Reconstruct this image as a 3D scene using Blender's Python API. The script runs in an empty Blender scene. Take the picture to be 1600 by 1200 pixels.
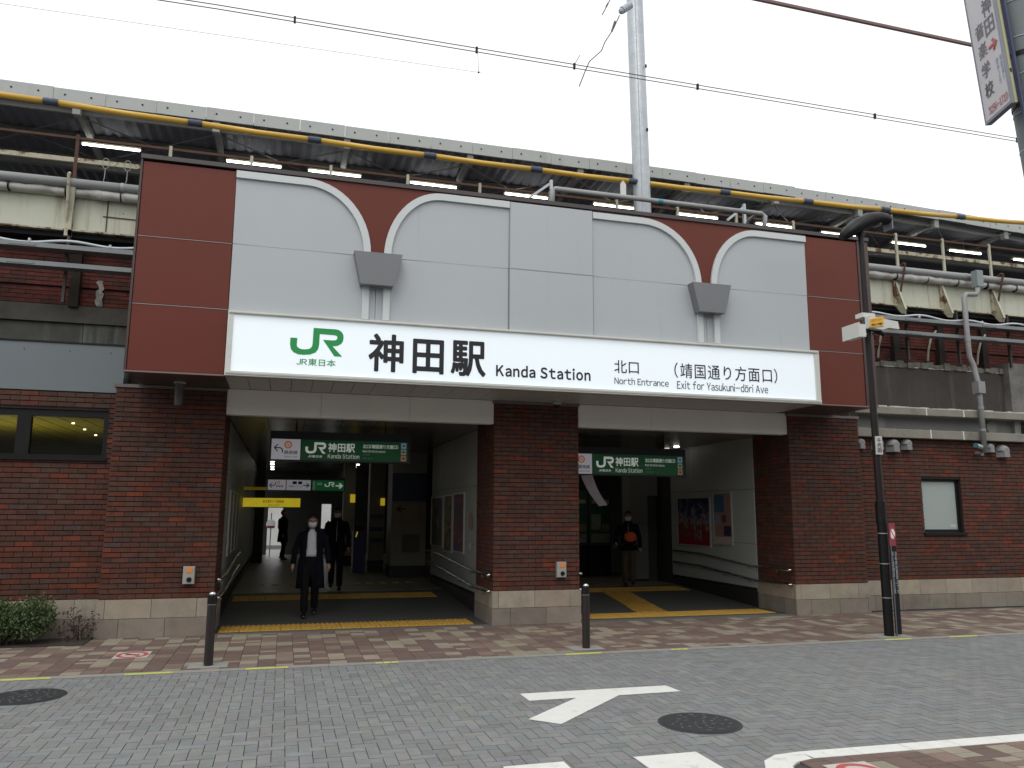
import bpy, bmesh, math, random
from mathutils import Vector, Matrix
import numpy as np
random.seed(11)
R = math.radians
scene = bpy.context.scene
C = scene.collection

# ------------------------------------------------------------------ camera, sky, sun, exposure
F_PX, CZ = 1240.0, 1.8
_vx = Vector((4430, -224, -F_PX)).normalized()
_vz = Vector((47, 7700, -F_PX)).normalized()
_vz = (_vz - _vz.dot(_vx) * _vx).normalized()
_vy = _vz.cross(_vx)
ROT = Matrix((_vx, _vy, _vz))                     # camera -> world
CAM = Vector((0, 0, CZ))
cd = bpy.data.cameras.new('camera'); cam = bpy.data.objects.new('camera', cd); C.objects.link(cam)
cd.sensor_width = 36.0; cd.lens = F_PX / 1600 * 36.0; cd.clip_start = 0.05; cd.clip_end = 900
cam.matrix_world = Matrix.Translation(CAM) @ ROT.to_4x4()
scene.camera = cam

SUN_EL, SUN_AZ = R(58), R(205)
w = bpy.data.worlds.new('World'); scene.world = w; w.use_nodes = True
nt = w.node_tree; nt.nodes.clear()
sky = nt.nodes.new('ShaderNodeTexSky'); sky.sky_type = 'NISHITA'; sky.sun_disc = False
sky.sun_elevation = SUN_EL; sky.sun_rotation = SUN_AZ; sky.dust_density = 5; sky.air_density = 1.5
hs = nt.nodes.new('ShaderNodeHueSaturation'); hs.inputs['Saturation'].default_value = 0.12
b1 = nt.nodes.new('ShaderNodeBackground'); b1.inputs['Strength'].default_value = 0.06
b2 = nt.nodes.new('ShaderNodeBackground'); b2.inputs['Color'].default_value = (0.97, 0.985, 1.0, 1); b2.inputs['Strength'].default_value = 1.0
ad = nt.nodes.new('ShaderNodeAddShader'); wo = nt.nodes.new('ShaderNodeOutputWorld')
nt.links.new(sky.outputs[0], hs.inputs['Color']); nt.links.new(hs.outputs[0], b1.inputs['Color'])
nt.links.new(b1.outputs[0], ad.inputs[0]); nt.links.new(b2.outputs[0], ad.inputs[1]); nt.links.new(ad.outputs[0], wo.inputs['Surface'])
sl = bpy.data.lights.new('sun', 'SUN'); sl.energy = 0.5; sl.angle = R(25); sl.color = (1, 0.97, 0.93)
so = bpy.data.objects.new('sun', sl); C.objects.link(so)
_sd = Vector((math.sin(SUN_AZ) * math.cos(SUN_EL), math.cos(SUN_AZ) * math.cos(SUN_EL), math.sin(SUN_EL)))
so.rotation_euler = _sd.to_track_quat('Z', 'Y').to_euler()
vs = scene.view_settings; vs.view_transform = 'Standard'; vs.look = 'None'; vs.exposure = 0.0; vs.gamma = 1.0
vs.use_curve_mapping = False

# ------------------------------------------------------------------ pixel (1600x1200 photo) -> point on a known plane
def ray(px, py):
    return ROT @ Vector(((px - 800) / F_PX, -(py - 600) / F_PX, -1.0))
def PY(px, py, Y):
    d = ray(px, py); return CAM + d * (Y / d.y)
def PZ(px, py, Z=0.0):
    d = ray(px, py); return CAM + d * ((Z - CZ) / d.z)
def proj(p):
    c = ROT.transposed() @ (Vector(p) - CAM)
    if c.z > -0.05: return None
    return (800 + F_PX * c.x / -c.z, 600 - F_PX * c.y / -c.z)
def in_view(p, m=15):
    q = proj(p); return q is not None and -m < q[0] < 1600 + m and -m < q[1] < 1200 + m

# ------------------------------------------------------------------ materials
MATS = {}
def mat(name, col=(.5, .5, .5), rough=.6, metal=0., var=.12, ns=2.0, dirt=0., dirtcol=(.03, .028, .025), streak=False,
        bump=0., bs=60, emit=0., emitcol=None, source=None, rust=0., rustcol=(.11, .045, .018), fine=.0, spec=.5, ds=1.4):
    if name in MATS: return MATS[name]
    m = bpy.data.materials.new(name); m.use_nodes = True; t = m.node_tree; n = t.nodes; L = t.links
    b = n['Principled BSDF']; b.inputs['Roughness'].default_value = rough; b.inputs['Metallic'].default_value = metal
    b.inputs['Specular IOR Level'].default_value = spec
    geo = n.new('ShaderNodeNewGeometry'); pos = geo.outputs['Position']
    def noise(scale, detail=5, vec=None, rg=.6):
        q = n.new('ShaderNodeTexNoise'); q.inputs['Scale'].default_value = scale; q.inputs['Detail'].default_value = detail
        q.inputs['Roughness'].default_value = rg
        L.new(vec or pos, q.inputs['Vector']); return q.outputs['Fac']
    def ramp(fac, a, bb):
        q = n.new('ShaderNodeMapRange'); q.inputs['From Min'].default_value = a; q.inputs['From Max'].default_value = bb
        q.interpolation_type = 'SMOOTHSTEP'
        L.new(fac, q.inputs['Value']); return q.outputs['Result']
    def mixc(fac, a, bb, mode='MIX'):
        q = n.new('ShaderNodeMix'); q.data_type = 'RGBA'; q.blend_type = mode
        if hasattr(fac, 'is_linked'): L.new(fac, q.inputs['Factor'])
        else: q.inputs['Factor'].default_value = fac
        for s, v in ((q.inputs[6], a), (q.inputs[7], bb)):
            if hasattr(v, 'is_linked'): L.new(v, s)
            else: s.default_value = (*v[:3], 1)
        return q.outputs[2]
    if source == 'object':
        oi = n.new('ShaderNodeObjectInfo'); base = oi.outputs['Color']
    elif source == 'attr':
        at = n.new('ShaderNodeAttribute'); at.attribute_name = 'Col'; base = at.outputs['Color']
    else:
        rgb = n.new('ShaderNodeRGB'); rgb.outputs[0].default_value = (*col, 1); base = rgb.outputs[0]
    if var:
        q = n.new('ShaderNodeMapRange'); q.inputs['To Min'].default_value = 1 - var; q.inputs['To Max'].default_value = 1 + var
        q.inputs['From Min'].default_value = .25; q.inputs['From Max'].default_value = .75
        L.new(noise(ns), q.inputs['Value'])
        mm = n.new('ShaderNodeVectorMath'); mm.operation = 'SCALE'; L.new(base, mm.inputs[0]); L.new(q.outputs[0], mm.inputs['Scale']); base = mm.outputs[0]
    if fine:
        q = n.new('ShaderNodeMapRange'); q.inputs['To Min'].default_value = 1 - fine; q.inputs['To Max'].default_value = 1 + fine
        q.inputs['From Min'].default_value = .3; q.inputs['From Max'].default_value = .7
        L.new(noise(ns * 25, 3), q.inputs['Value'])
        mm = n.new('ShaderNodeVectorMath'); mm.operation = 'SCALE'; L.new(base, mm.inputs[0]); L.new(q.outputs[0], mm.inputs['Scale']); base = mm.outputs[0]
    if dirt:
        vec = pos
        if streak:
            mp = n.new('ShaderNodeMapping'); mp.inputs['Scale'].default_value = (3.5, 3.5, .35); L.new(pos, mp.inputs['Vector']); vec = mp.outputs[0]
        f = ramp(noise(ds, 7, vec, .65), .62 - dirt * .25, .75)
        sc = n.new('ShaderNodeMath'); sc.operation = 'MULTIPLY'; L.new(f, sc.inputs[0]); sc.inputs[1].default_value = min(1, .35 + dirt * .6)
        base = mixc(sc.outputs[0], base, dirtcol)
    if rust:
        f = ramp(noise(4.3, 9, None, .72), .70 - rust * .22, .78 - rust * .2)
        base = mixc(f, base, rustcol)
    L.new(base, b.inputs['Base Color'])
    if emit:
        if emitcol: b.inputs['Emission Color'].default_value = (*emitcol, 1)
        else: L.new(base, b.inputs['Emission Color'])
        b.inputs['Emission Strength'].default_value = emit
    if rough < .95 and name != 'hall_ceiling':
        q = n.new('ShaderNodeMapRange'); q.inputs['To Min'].default_value = max(.03, rough - .1); q.inputs['To Max'].default_value = min(1, rough + .12)
        L.new(noise(ns * 3 + 1, 4), q.inputs['Value']); L.new(q.outputs[0], b.inputs['Roughness'])
    if bump:
        bp = n.new('ShaderNodeBump'); bp.inputs['Strength'].default_value = bump; bp.inputs['Distance'].default_value = .004
        L.new(noise(bs, 4), bp.inputs['Height']); L.new(bp.outputs[0], b.inputs['Normal'])
    MATS[name] = m; return m

M_RED = mat('red_brown_cladding', (.135, .033, .021), .42, var=.06, ns=.7, dirt=.15, dirtcol=(.11, .03, .020), spec=.22)
M_REDTRIM = mat('dark_cladding_trim', (.055, .030, .028), .4, var=.08)
M_GREY = mat('grey_cladding', (.425, .452, .468), .42, var=.03, ns=.6, dirt=.12, dirtcol=(.36, .38, .39), streak=True)
M_ARCH = mat('pale_arch_trim', (.56, .59, .59), .5, var=.03)
M_CAP = mat('dark_grey_capital', (.17, .175, .185), .45, var=.05)
M_WFRAME = mat('sign_frame_white', (.62, .62, .58), .45, var=.05, dirt=.2, dirtcol=(.35, .33, .29))
M_SIGN = mat('sign_face_lit', (.66, .72, .76), .4, var=.015, ns=.5, emit=.40, emitcol=(.88, .96, 1.0))
M_INK = mat('sign_ink_black', (.010, .010, .014), .5, var=0)
M_GREEN = mat('sign_green_ink', (.010, .26, .06), .5, var=0, emit=.10)
M_BEAM = mat('white_beam_panel', (.74, .72, .66), .5, var=.05)
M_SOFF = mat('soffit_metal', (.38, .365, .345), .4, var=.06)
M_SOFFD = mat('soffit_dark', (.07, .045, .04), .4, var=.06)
M_MORTAR = mat('dark_mortar', (.024, .018, .015), .95, var=.2, ns=10)
M_BRICK_O = mat('clinker_brick', rough=.75, source='object', var=.22, ns=9, fine=.18, bump=.35, bs=120, spec=.2)
M_BRICK_A = mat('clinker_brick_far', rough=.75, source='attr', var=.22, ns=9, fine=.18, bump=.35, bs=120, spec=.2)
M_STONE_O = mat('granite_base', rough=.6, source='object', var=.14, ns=4, fine=.12, dirt=.45, dirtcol=(.12, .105, .09), ds=2.2)
M_PAVE_O = mat('concrete_paver', rough=.85, source='object', var=.12, ns=5, fine=.14, bump=.4, bs=200, dirt=.15, dirtcol=(.13, .125, .12), ds=3)
M_PAVE_A = mat('concrete_paver_far', rough=.85, source='attr', var=.12, ns=5, fine=.14, bump=.4, bs=200, dirt=.15, dirtcol=(.13, .125, .12), ds=3)
M_ROAD = mat('paver_joint_sand', (.045, .043, .04), .95, var=.25, ns=12)
M_KERB = mat('kerb_concrete', (.24, .235, .21), .9, var=.12, ns=5, fine=.1)
M_GROUND = mat('asphalt_ground', (.055, .055, .055), .95, var=.2, ns=1)
M_WPAINT = mat('white_road_paint', (.66, .66, .62), .7, var=.05, ns=6, fine=.06, dirt=.34, dirtcol=(.34, .33, .31), ds=7)
M_YSTRIP = mat('yellow_green_strip', (.62, .70, .06), .5, var=.1, ns=9)
M_YELT = mat('tactile_yellow', (.46, .27, .045), .7, var=.12, ns=6, dirt=.3, dirtcol=(.22, .14, .04))
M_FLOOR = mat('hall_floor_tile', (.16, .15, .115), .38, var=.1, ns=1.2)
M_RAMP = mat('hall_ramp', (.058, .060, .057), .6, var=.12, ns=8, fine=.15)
M_CEIL = mat('hall_ceiling', (.13, .12, .115), .25, var=.0, spec=.6)
M_WALLP = mat('hall_wall_panel', (.33, .35, .33), .45, var=.04)
M_SKIRT = mat('hall_skirting', (.02, .018, .017), .5, var=.1)
M_BLACK = mat('black_metal', (.009, .009, .010), .45, var=.1, spec=.25)
M_DARK = mat('dark_void', (.012, .012, .013), .9, var=.1)
M_CHROME = mat('stainless', (.55, .55, .55), .22, metal=1, var=.04)
M_GALV = mat('galvanised_steel', (.42, .45, .47), .45, metal=.55, var=.12, ns=6, fine=.08, dirt=.25, dirtcol=(.28, .30, .31), streak=True)
M_PIPE = mat('grey_pipe', (.255, .262, .258), .5, var=.06, ns=3, dirt=.3, dirtcol=(.16, .155, .14))
M_TRAY = mat('cable_tray_zinc', (.20, .215, .215), .5, metal=.35, var=.1, dirt=.3, dirtcol=(.10, .11, .11))
M_HOSE = mat('pale_conduit', (.50, .55, .58), .5, var=.05)
M_GIRD = mat('cream_painted_girder', (.50, .51, .41), .6, var=.06, dirt=.50, dirtcol=(.28, .22, .12), streak=True, rust=.3, ds=2.2)
M_GIRDR = mat('rusty_cream_steel', (.44, .41, .30), .7, var=.15, ns=8, rust=.95)
M_RUST = mat('rust_brown_steel', (.085, .042, .028), .8, var=.3, ns=8, fine=.2)
M_CLOTH = mat('tarpaulin_wrap', (.50, .49, .46), .8, var=.18, ns=6, dirt=.5, dirtcol=(.24, .20, .175), ds=3, bump=.6, bs=14)
M_CANE = mat('canopy_edge_panel', (.40, .42, .40), .6, var=.05, ns=2, dirt=.25, dirtcol=(.30, .29, .26), streak=True)
M_ROOF = mat('canopy_underside', (.115, .12, .145), .7, var=.1)
M_ROOFB = mat('canopy_steel', (.20, .20, .195), .6, var=.12)
M_YEL = mat('yellow_sleeve', (.60, .36, .045), .3, var=.06)
M_BAND = mat('dark_blue_band', (.045, .06, .095), .6, var=.15)
M_VBR_O = mat('old_red_brick', rough=.85, source='object', var=.3, ns=5, fine=.25, dirt=.75, dirtcol=(.022, .015, .012), ds=1.1)
M_VBR_A = mat('old_red_brick_far', rough=.85, source='attr', var=.3, ns=5, fine=.25, dirt=.75, dirtcol=(.022, .015, .012), ds=1.1)
M_CONC = mat('stained_concrete', (.075, .077, .066), .9, var=.3, ns=2.5, dirt=.5, dirtcol=(.21, .22, .20), streak=True, ds=1.5, fine=.1)
M_CONCD = mat('dark_stained_concrete', (.050, .043, .037), .9, var=.2, ns=2.5, dirt=.4, dirtcol=(.10, .10, .09), streak=True, ds=1.4)
M_LEDGE = mat('ledge_concrete', (.235, .22, .185), .85, var=.12, ns=3, dirt=.35, dirtcol=(.10, .09, .075), ds=2)
M_LIME = mat('lime_crust', (.50, .48, .43), .9, var=.2, ns=12, dirt=.5, dirtcol=(.16, .14, .12), ds=8)
M_GPAN = mat('blue_grey_panel', (.145, .17, .18), .5, var=.05, ns=1)
M_TUBE = mat('lit_tube', (.9, .9, .9), .4, var=0, emit=9.0, emitcol=(1, 1, .93))
M_TUBEH = mat('tube_fitting', (.42, .42, .30), .5, var=.05)
M_GLASS = mat('window_glass_tint', (.05, .055, .05), .06, var=0)
M_FROST = mat('frosted_pane', (.34, .39, .37), .35, var=.04, ns=1)
M_YROOM = mat('yellow_panelling', (.40, .33, .05), .5, var=.1)
M_WOODEDGE = mat('cream_steel_post', (.44, .43, .33), .6, var=.1, rust=.35)
M_SKIN = mat('skin', (.30, .17, .12), .55, var=.04)
M_HAIR = mat('black_hair', (.012, .010, .010), .5, var=.2)
M_MASK = mat('white_mask', (.62, .63, .64), .8, var=.03)
M_SHIRT = mat('white_shirt', (.55, .56, .60), .85, var=.05, ns=10)
M_NAVY = mat('navy_cloth', (.007, .008, .013), .95, var=.2, ns=12, spec=.1)
M_TROU = mat('charcoal_cloth', (.009, .009, .010), .95, var=.2, ns=12, spec=.1)
M_OLIVE = mat('olive_brown_cloth', (.060, .042, .022), .9, var=.2, ns=12)
M_ORANGE = mat('orange_cloth', (.55, .09, .03), .8, var=.1)
M_SHOE = mat('black_shoe', (.012, .010, .010), .35, var=.1)

# ------------------------------------------------------------------ mesh builder
class MB:
    def __init__(s): s.v = []; s.f = []; s.c = []; s.m = []
    def add(s, vs, fs, col=None, mi=0):
        o = len(s.v); s.v += [tuple(p) for p in vs]
        for f in fs:
            s.f.append(tuple(i + o for i in f)); s.c.append(col); s.m.append(mi)
        return s
    def box(s, x0, x1, y0, y1, z0, z1, col=None, mi=0):
        if x0 > x1: x0, x1 = x1, x0
        if y0 > y1: y0, y1 = y1, y0
        if z0 > z1: z0, z1 = z1, z0
        v = [(x0, y0, z0), (x1, y0, z0), (x1, y1, z0), (x0, y1, z0), (x0, y0, z1), (x1, y0, z1), (x1, y1, z1), (x0, y1, z1)]
        return s.add(v, [(0, 3, 2, 1), (4, 5, 6, 7), (0, 1, 5, 4), (1, 2, 6, 5), (2, 3, 7, 6), (3, 0, 4, 7)], col, mi)
    def bbox(s, x0, x1, y0, y1, z0, z1, b=.01, mi=0):      # box whose -Y face is bevelled
        if min(x1 - x0, z1 - z0) < 2.5 * b: return s.box(x0, x1, y0, y1, z0, z1, mi=mi)
        v = [(x0, y1, z0), (x1, y1, z0), (x1, y1, z1), (x0, y1, z1), (x0, y0 + b, z0), (x1, y0 + b, z0), (x1, y0 + b, z1), (x0, y0 + b, z1),
             (x0 + b, y0, z0 + b), (x1 - b, y0, z0 + b), (x1 - b, y0, z1 - b), (x0 + b, y0, z1 - b)]
        f = [(0, 3, 2, 1), (0, 1, 5, 4), (1, 2, 6, 5), (2, 3, 7, 6), (3, 0, 4, 7), (4, 5, 9, 8), (5, 6, 10, 9), (6, 7, 11, 10), (7, 4, 8, 11), (8, 9, 10, 11)]
        return s.add(v, f, mi=mi)
    def beam(s, a, b, w_, h_, up=(0, 0, 1), mi=0):          # rectangular bar from a to b
        a = Vector(a); b = Vector(b); d = (b - a).normalized(); up = Vector(up)
        if abs(d.dot(up)) > .95: up = Vector((0, 1, 0))
        x = d.cross(up).normalized() * w_ / 2; y = x.cross(d).normalized() * h_ / 2
        v = [a - x - y, a + x - y, a + x + y, a - x + y, b - x - y, b + x - y, b + x + y, b - x + y]
        return s.add(v, [(0, 1, 2, 3), (4, 7, 6, 5), (0, 4, 5, 1), (1, 5, 6, 2), (2, 6, 7, 3), (3, 7, 4, 0)], mi=mi)
    def tube(s, path, r, n=10, cap=True, mi=0, col=None):
        path = [Vector(p) for p in path]; k = len(path); rs = r if isinstance(r, (list, tuple)) else [r] * k
        rings = []; ref = None
        for i, p in enumerate(path):
            d = (path[min(i + 1, k - 1)] - path[max(i - 1, 0)]).normalized()
            if ref is None: ref = d.orthogonal().normalized()
            ref = (ref - ref.dot(d) * d)
            ref = ref.normalized() if ref.length > 1e-6 else d.orthogonal().normalized()
            q = d.cross(ref); rings.append([p + (ref * math.cos(t) + q * math.sin(t)) * rs[i] for t in [2 * math.pi * j / n for j in range(n)]])
        v = [x for rg in rings for x in rg]; f = []
        for i in range(k - 1):
            for j in range(n):
                a = i * n + j; b = i * n + (j + 1) % n; f.append((a, b, b + n, a + n))
        if cap: f.append(tuple(reversed(range(n)))); f.append(tuple((k - 1) * n + j for j in range(n)))
        return s.add(v, f, col, mi)
    def loft(s, rings, cap=True, closed=True, mi=0):
        n = len(rings[0]); v = [p for r_ in rings for p in r_]; f = []
        for i in range(len(rings) - 1):
            for j in range(n if closed else n - 1):
                a = i * n + j; b = i * n + (j + 1) % n; f.append((a, b, b + n, a + n))
        if cap and closed: f.append(tuple(reversed(range(n)))); f.append(tuple((len(rings) - 1) * n + j for j in range(n)))
        return s.add(v, f, mi=mi)
    def prism(s, pts, y0, y1, mi=0, axis='Y'):              # polygon in XZ (or XY) extruded
        n = len(pts)
        if axis == 'Y': v = [(x, y0, z) for x, z in pts] + [(x, y1, z) for x, z in pts]
        elif axis == 'Z': v = [(x, y, y0) for x, y in pts] + [(x, y, y1) for x, y in pts]
        else: v = [(y0, x, z) for x, z in pts] + [(y1, x, z) for x, z in pts]
        f = [tuple(range(n)), tuple(reversed(range(n, 2 * n)))] + [(i, i + n, (i + 1) % n + n, (i + 1) % n) for i in range(n)]
        return s.add(v, f, mi=mi)
    def disc(s, c, r, y0, y1, n=28, axis='Y', mi=0):
        return s.prism([((c[0] + r * math.cos(2 * math.pi * i / n)), (c[1] + r * math.sin(2 * math.pi * i / n))) for i in range(n)], y0, y1, mi, axis)
    def ball(s, c, r, n=12, m=8, sc=(1, 1, 1), mi=0):
        c = Vector(c); rings = []
        for i in range(1, m):
            t = math.pi * i / m
            rings.append([c + Vector((r * sc[0] * math.sin(t) * math.cos(2 * math.pi * j / n), r * sc[1] * math.sin(t) * math.sin(2 * math.pi * j / n), -r * sc[2] * math.cos(t))) for j in range(n)])
        return s.loft(rings, mi=mi)
    def mesh(s, name, mats, smooth=False):
        me = bpy.data.meshes.new(name); me.from_pydata([tuple(p) for p in s.v], [], s.f)
        for m_ in (mats if isinstance(mats, (list, tuple)) else [mats]): me.materials.append(m_)
        if any(s.m): me.polygons.foreach_set('material_index', s.m)
        if any(c is not None for c in s.c):
            at = me.color_attributes.new('Col', 'FLOAT_COLOR', 'CORNER'); buf = []
            for p, c in zip(me.polygons, s.c): buf += list((*c, 1.0)) * p.loop_total
            at.data.foreach_set('color', buf)
        bm = bmesh.new(); bm.from_mesh(me); bmesh.ops.recalc_face_normals(bm, faces=bm.faces); bm.to_mesh(me); bm.free()
        if smooth: me.shade_smooth()
        me.update(); return me
    def build(s, name, mats, parent=None, smooth=False, **kw):
        me = s.mesh(name, mats, smooth)
        if smooth == 'auto':
            me.shade_smooth()
        o = bpy.data.objects.new(name, me); link(o, parent); tag(o, **kw); return o

def link(o, parent=None):
    C.objects.link(o)
    if parent is not None:
        o.parent = parent; o.matrix_parent_inverse = Matrix.Translation(-parent_loc(parent))
def parent_loc(p):
    loc = Vector((0, 0, 0))
    while p is not None:
        loc += Vector(p.location) if p.type == 'EMPTY' else Vector((0, 0, 0)); p = p.parent if p.parent is not None and p.type != 'EMPTY' else None
    return loc
# children of an Empty are built in world coordinates; children of a world-coordinate mesh need no inverse
def tag(o, label=None, cat=None, group=None, kind=None):
    if label: o['label'] = label
    if cat: o['category'] = cat
    if group: o['group'] = group
    if kind: o['kind'] = kind
    return o
def thing(name, loc, label, cat, group=None):
    o = bpy.data.objects.new(name, None); o.empty_display_size = .2; o.location = loc; C.objects.link(o)
    return tag(o, label, cat, group)
def sub(me_obj_builder, name, m, parent, **kw):            # child of a mesh part (world coords kept)
    me = me_obj_builder.mesh(name, m); o = bpy.data.objects.new(name, me); C.objects.link(o)
    o.parent = parent; tag(o, **kw); return o
def smooth_by_angle(o, deg=35):
    me = o.data; me.shade_smooth()
    try: me.set_sharp_from_angle(angle=R(deg))
    except Exception: pass
    return o

# ------------------------------------------------------------------ lettering (Blender's own built-in glyphs)
_gl = {}
def glyph(ch, bold):
    k = (ch, bold)
    if k in _gl: return _gl[k]
    src = chr(ord(ch) + 0xFEE0) if '!' <= ch <= '~' else ch
    cu = bpy.data.curves.new('glyph', 'FONT'); cu.body = src; cu.size = 1; cu.offset = bold; cu.resolution_u = 3; cu.fill_mode = 'FRONT'
    ob = bpy.data.objects.new('glyph', cu); C.objects.link(ob)
    dg = bpy.context.evaluated_depsgraph_get(); me = bpy.data.meshes.new_from_object(ob.evaluated_get(dg))
    v = [(p.co.x, p.co.y) for p in me.vertices]; f = [tuple(p.vertices) for p in me.polygons]
    bpy.data.objects.remove(ob); bpy.data.curves.remove(cu); bpy.data.meshes.remove(me)
    _gl[k] = (v, f); return _gl[k]
def typeset(s, bold=0., track=0., vertical=False):
    bold = 0.
    V = []; Fc = []; x = 0.; y = 0.
    for ch in s:
        if ch == ' ': x += .30; continue
        mac = ch == 'ō'; c2 = 'o' if mac else ch
        v, f = glyph(c2, bold)
        if not v: x += .5; continue
        x0 = min(p[0] for p in v); x1 = max(p[0] for p in v); lat = ord(ch) < 0x250
        o = len(V)
        if lat and not vertical:
            V += [(p[0] - x0 + x, p[1]) for p in v]; adv = (x1 - x0) + .085 + track
            if mac:
                t = max(p[1] for p in v) + .06; k = o + len(v); V += [(x + .03, t), (x + x1 - x0 - .03, t), (x + x1 - x0 - .03, t + .06), (x + .03, t + .06)]; Fc.append((k, k + 1, k + 2, k + 3))
        else:
            V += [(p[0] + x, p[1] + y) for p in v]; adv = 1.0 + track
        Fc += [tuple(i + o for i in q) for q in f]
        if vertical: y -= 1.0 + track
        else: x += adv
    return V, Fc
def put_text(name, s, org, u, v, wdt, hgt, m, parent, bold=0., track=0., vertical=False, keep=False, **kw):
    V, Fc = typeset(s, bold, track, vertical)
    xs = [p[0] for p in V]; ys = [p[1] for p in V]; x0, x1, y0, y1 = min(xs), max(xs), min(ys), max(ys)
    sx = wdt / max(1e-6, x1 - x0); sy = hgt / max(1e-6, y1 - y0)
    if keep: sx = sy
    org = Vector(org); u = Vector(u).normalized(); v = Vector(v).normalized()
    mb = MB(); nr = u.cross(v).normalized()
    shifts = [(0, 0)] if bold <= 0 else [(bold * math.cos(k * math.pi / 4 + .39), bold * math.sin(k * math.pi / 4 + .39)) for k in range(8)]
    if bold > .02: shifts += [(.5 * a, .5 * b) for a, b in shifts]
    for k, (a, b) in enumerate(shifts):
        mb.add([org + nr * (.00025 * k) + u * ((p[0] + a - x0) * sx) + v * ((p[1] + b - y0) * sy) for p in V], Fc)
    me = bpy.data.meshes.new(name); me.from_pydata([tuple(p) for p in mb.v], [], mb.f); me.materials.append(m)
    o = bpy.data.objects.new(name, me); link(o, parent); tag(o, **kw); return o
def fit_text(name, s, x0, x1, z0, z1, Y, m, parent, **k):
    return put_text(name, s, (x0, Y, z0), (1, 0, 0), (0, 0, 1), x1 - x0, z1 - z0, m, parent, **k)

for _c in sorted(set('JR東日本神田駅KandaStation北口(靖国通り方面口)NorthEntranceExitforYasukuni-doriAveGinzaLine銀座線检북쪽출구精算所・きっぷ→←入東京メトロEast千代路上喫煙禁止区域自転車放置禁止です防犯カメラ作動中音楽学校徒歩2分3256-1710')): glyph(_c, 0.)
# JR mark, outline normalised to a unit box (x right, y up)
_jr = [(222,242),(265,244),(263,285),(266,297),(275,305),(290,312),(310,314),(335,312),(350,305),(358,292),(360,270),(362,180),(500,187),(520,191),(538,203),(549,220),
       (552,240),(549,262),(538,278),(518,290),(485,294),(548,358),(498,356),(423,253),(488,257),(506,254),(513,243),(510,230),(498,225),(402,218),(401,285),(396,312),(380,333),(350,345),
       (310,348),(275,345),(245,332),(228,312),(222,285)]
def jr_poly():
    out = []
    for x, y in _jr:
        yy = y - (x - 222) * .050                         # remove the slope the photo gives it
        out.append(((x - 222) / 330., 1 - (yy - 173.) / 170.))
    return out
def put_jr(x0, x1, z0, z1, Y, m, parent, name='logo'):
    pts = [(x0 + a * (x1 - x0), z0 + b * (z1 - z0)) for a, b in jr_poly()]
    bm = bmesh.new(); vs_ = [bm.verts.new((x, Y, z)) for x, z in pts]; es = [bm.edges.new((vs_[i], vs_[(i + 1) % len(vs_)])) for i in range(len(vs_))]
    bmesh.ops.triangle_fill(bm, edges=es, use_beauty=True); me = bpy.data.meshes.new(name); bm.to_mesh(me); bm.free(); me.materials.append(m)
    o = bpy.data.objects.new(name, me); link(o, parent); return o

# ------------------------------------------------------------------ pieces laid in a surface: nearest 300 as parts, the rest one mesh
UNIT = {}
def unit_box(name, m, bev=0.):
    k = (name, m.name)
    if k not in UNIT:
        UNIT[k] = MB().box(-.5, .5, -.5, .5, -.5, .5).mesh(name, m)
    return UNIT[k]
def lay_pieces(name, pieces, m_obj, m_attr, parent, limit=300, face=None, stuffname=None):
    """pieces: (centre, size, colour[, rotz])"""
    def key(p):
        d = (Vector(p[0]) - CAM).length
        return d if in_view(p[0]) else d + 1000
    pieces = sorted(pieces, key=key)
    me = unit_box(name, m_obj)
    for p in pieces[:limit]:
        if not in_view(p[0], 60): break
        o = bpy.data.objects.new(name, me); o.location = p[0]; o.scale = p[1]; o.color = (*p[2], 1)
        if len(p) > 3: o.rotation_euler.z = p[3]
        link(o, parent); p_used = True
    n = 0
    for p in pieces[:limit]:
        if not in_view(p[0], 60): break
        n += 1
    rest = pieces[n:]
    if rest:
        mb = MB()
        for p in rest:
            c, s_ = p[0], p[1]
            if len(p) > 3 and abs(p[3]) > 1e-4:
                ca, sa = math.cos(p[3]), math.sin(p[3]); v = []
                for zz in (-.5, .5):
                    for xx, yy in ((-.5, -.5), (.5, -.5), (.5, .5), (-.5, .5)):
                        a, b = xx * s_[0], yy * s_[1]; v.append((c[0] + a * ca - b * sa, c[1] + a * sa + b * ca, c[2] + zz * s_[2]))
                mb.add(v, [(0, 3, 2, 1), (4, 5, 6, 7), (0, 1, 5, 4), (1, 2, 6, 5), (2, 3, 7, 6), (3, 0, 4, 7)], p[2])
            else:
                mb.box(c[0] - s_[0] / 2, c[0] + s_[0] / 2, c[1] - s_[1] / 2, c[1] + s_[1] / 2, c[2] - s_[2] / 2, c[2] + s_[2] / 2, p[2])
        mb.build(stuffname or name + '_field', m_attr, parent, kind='stuff')

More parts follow.
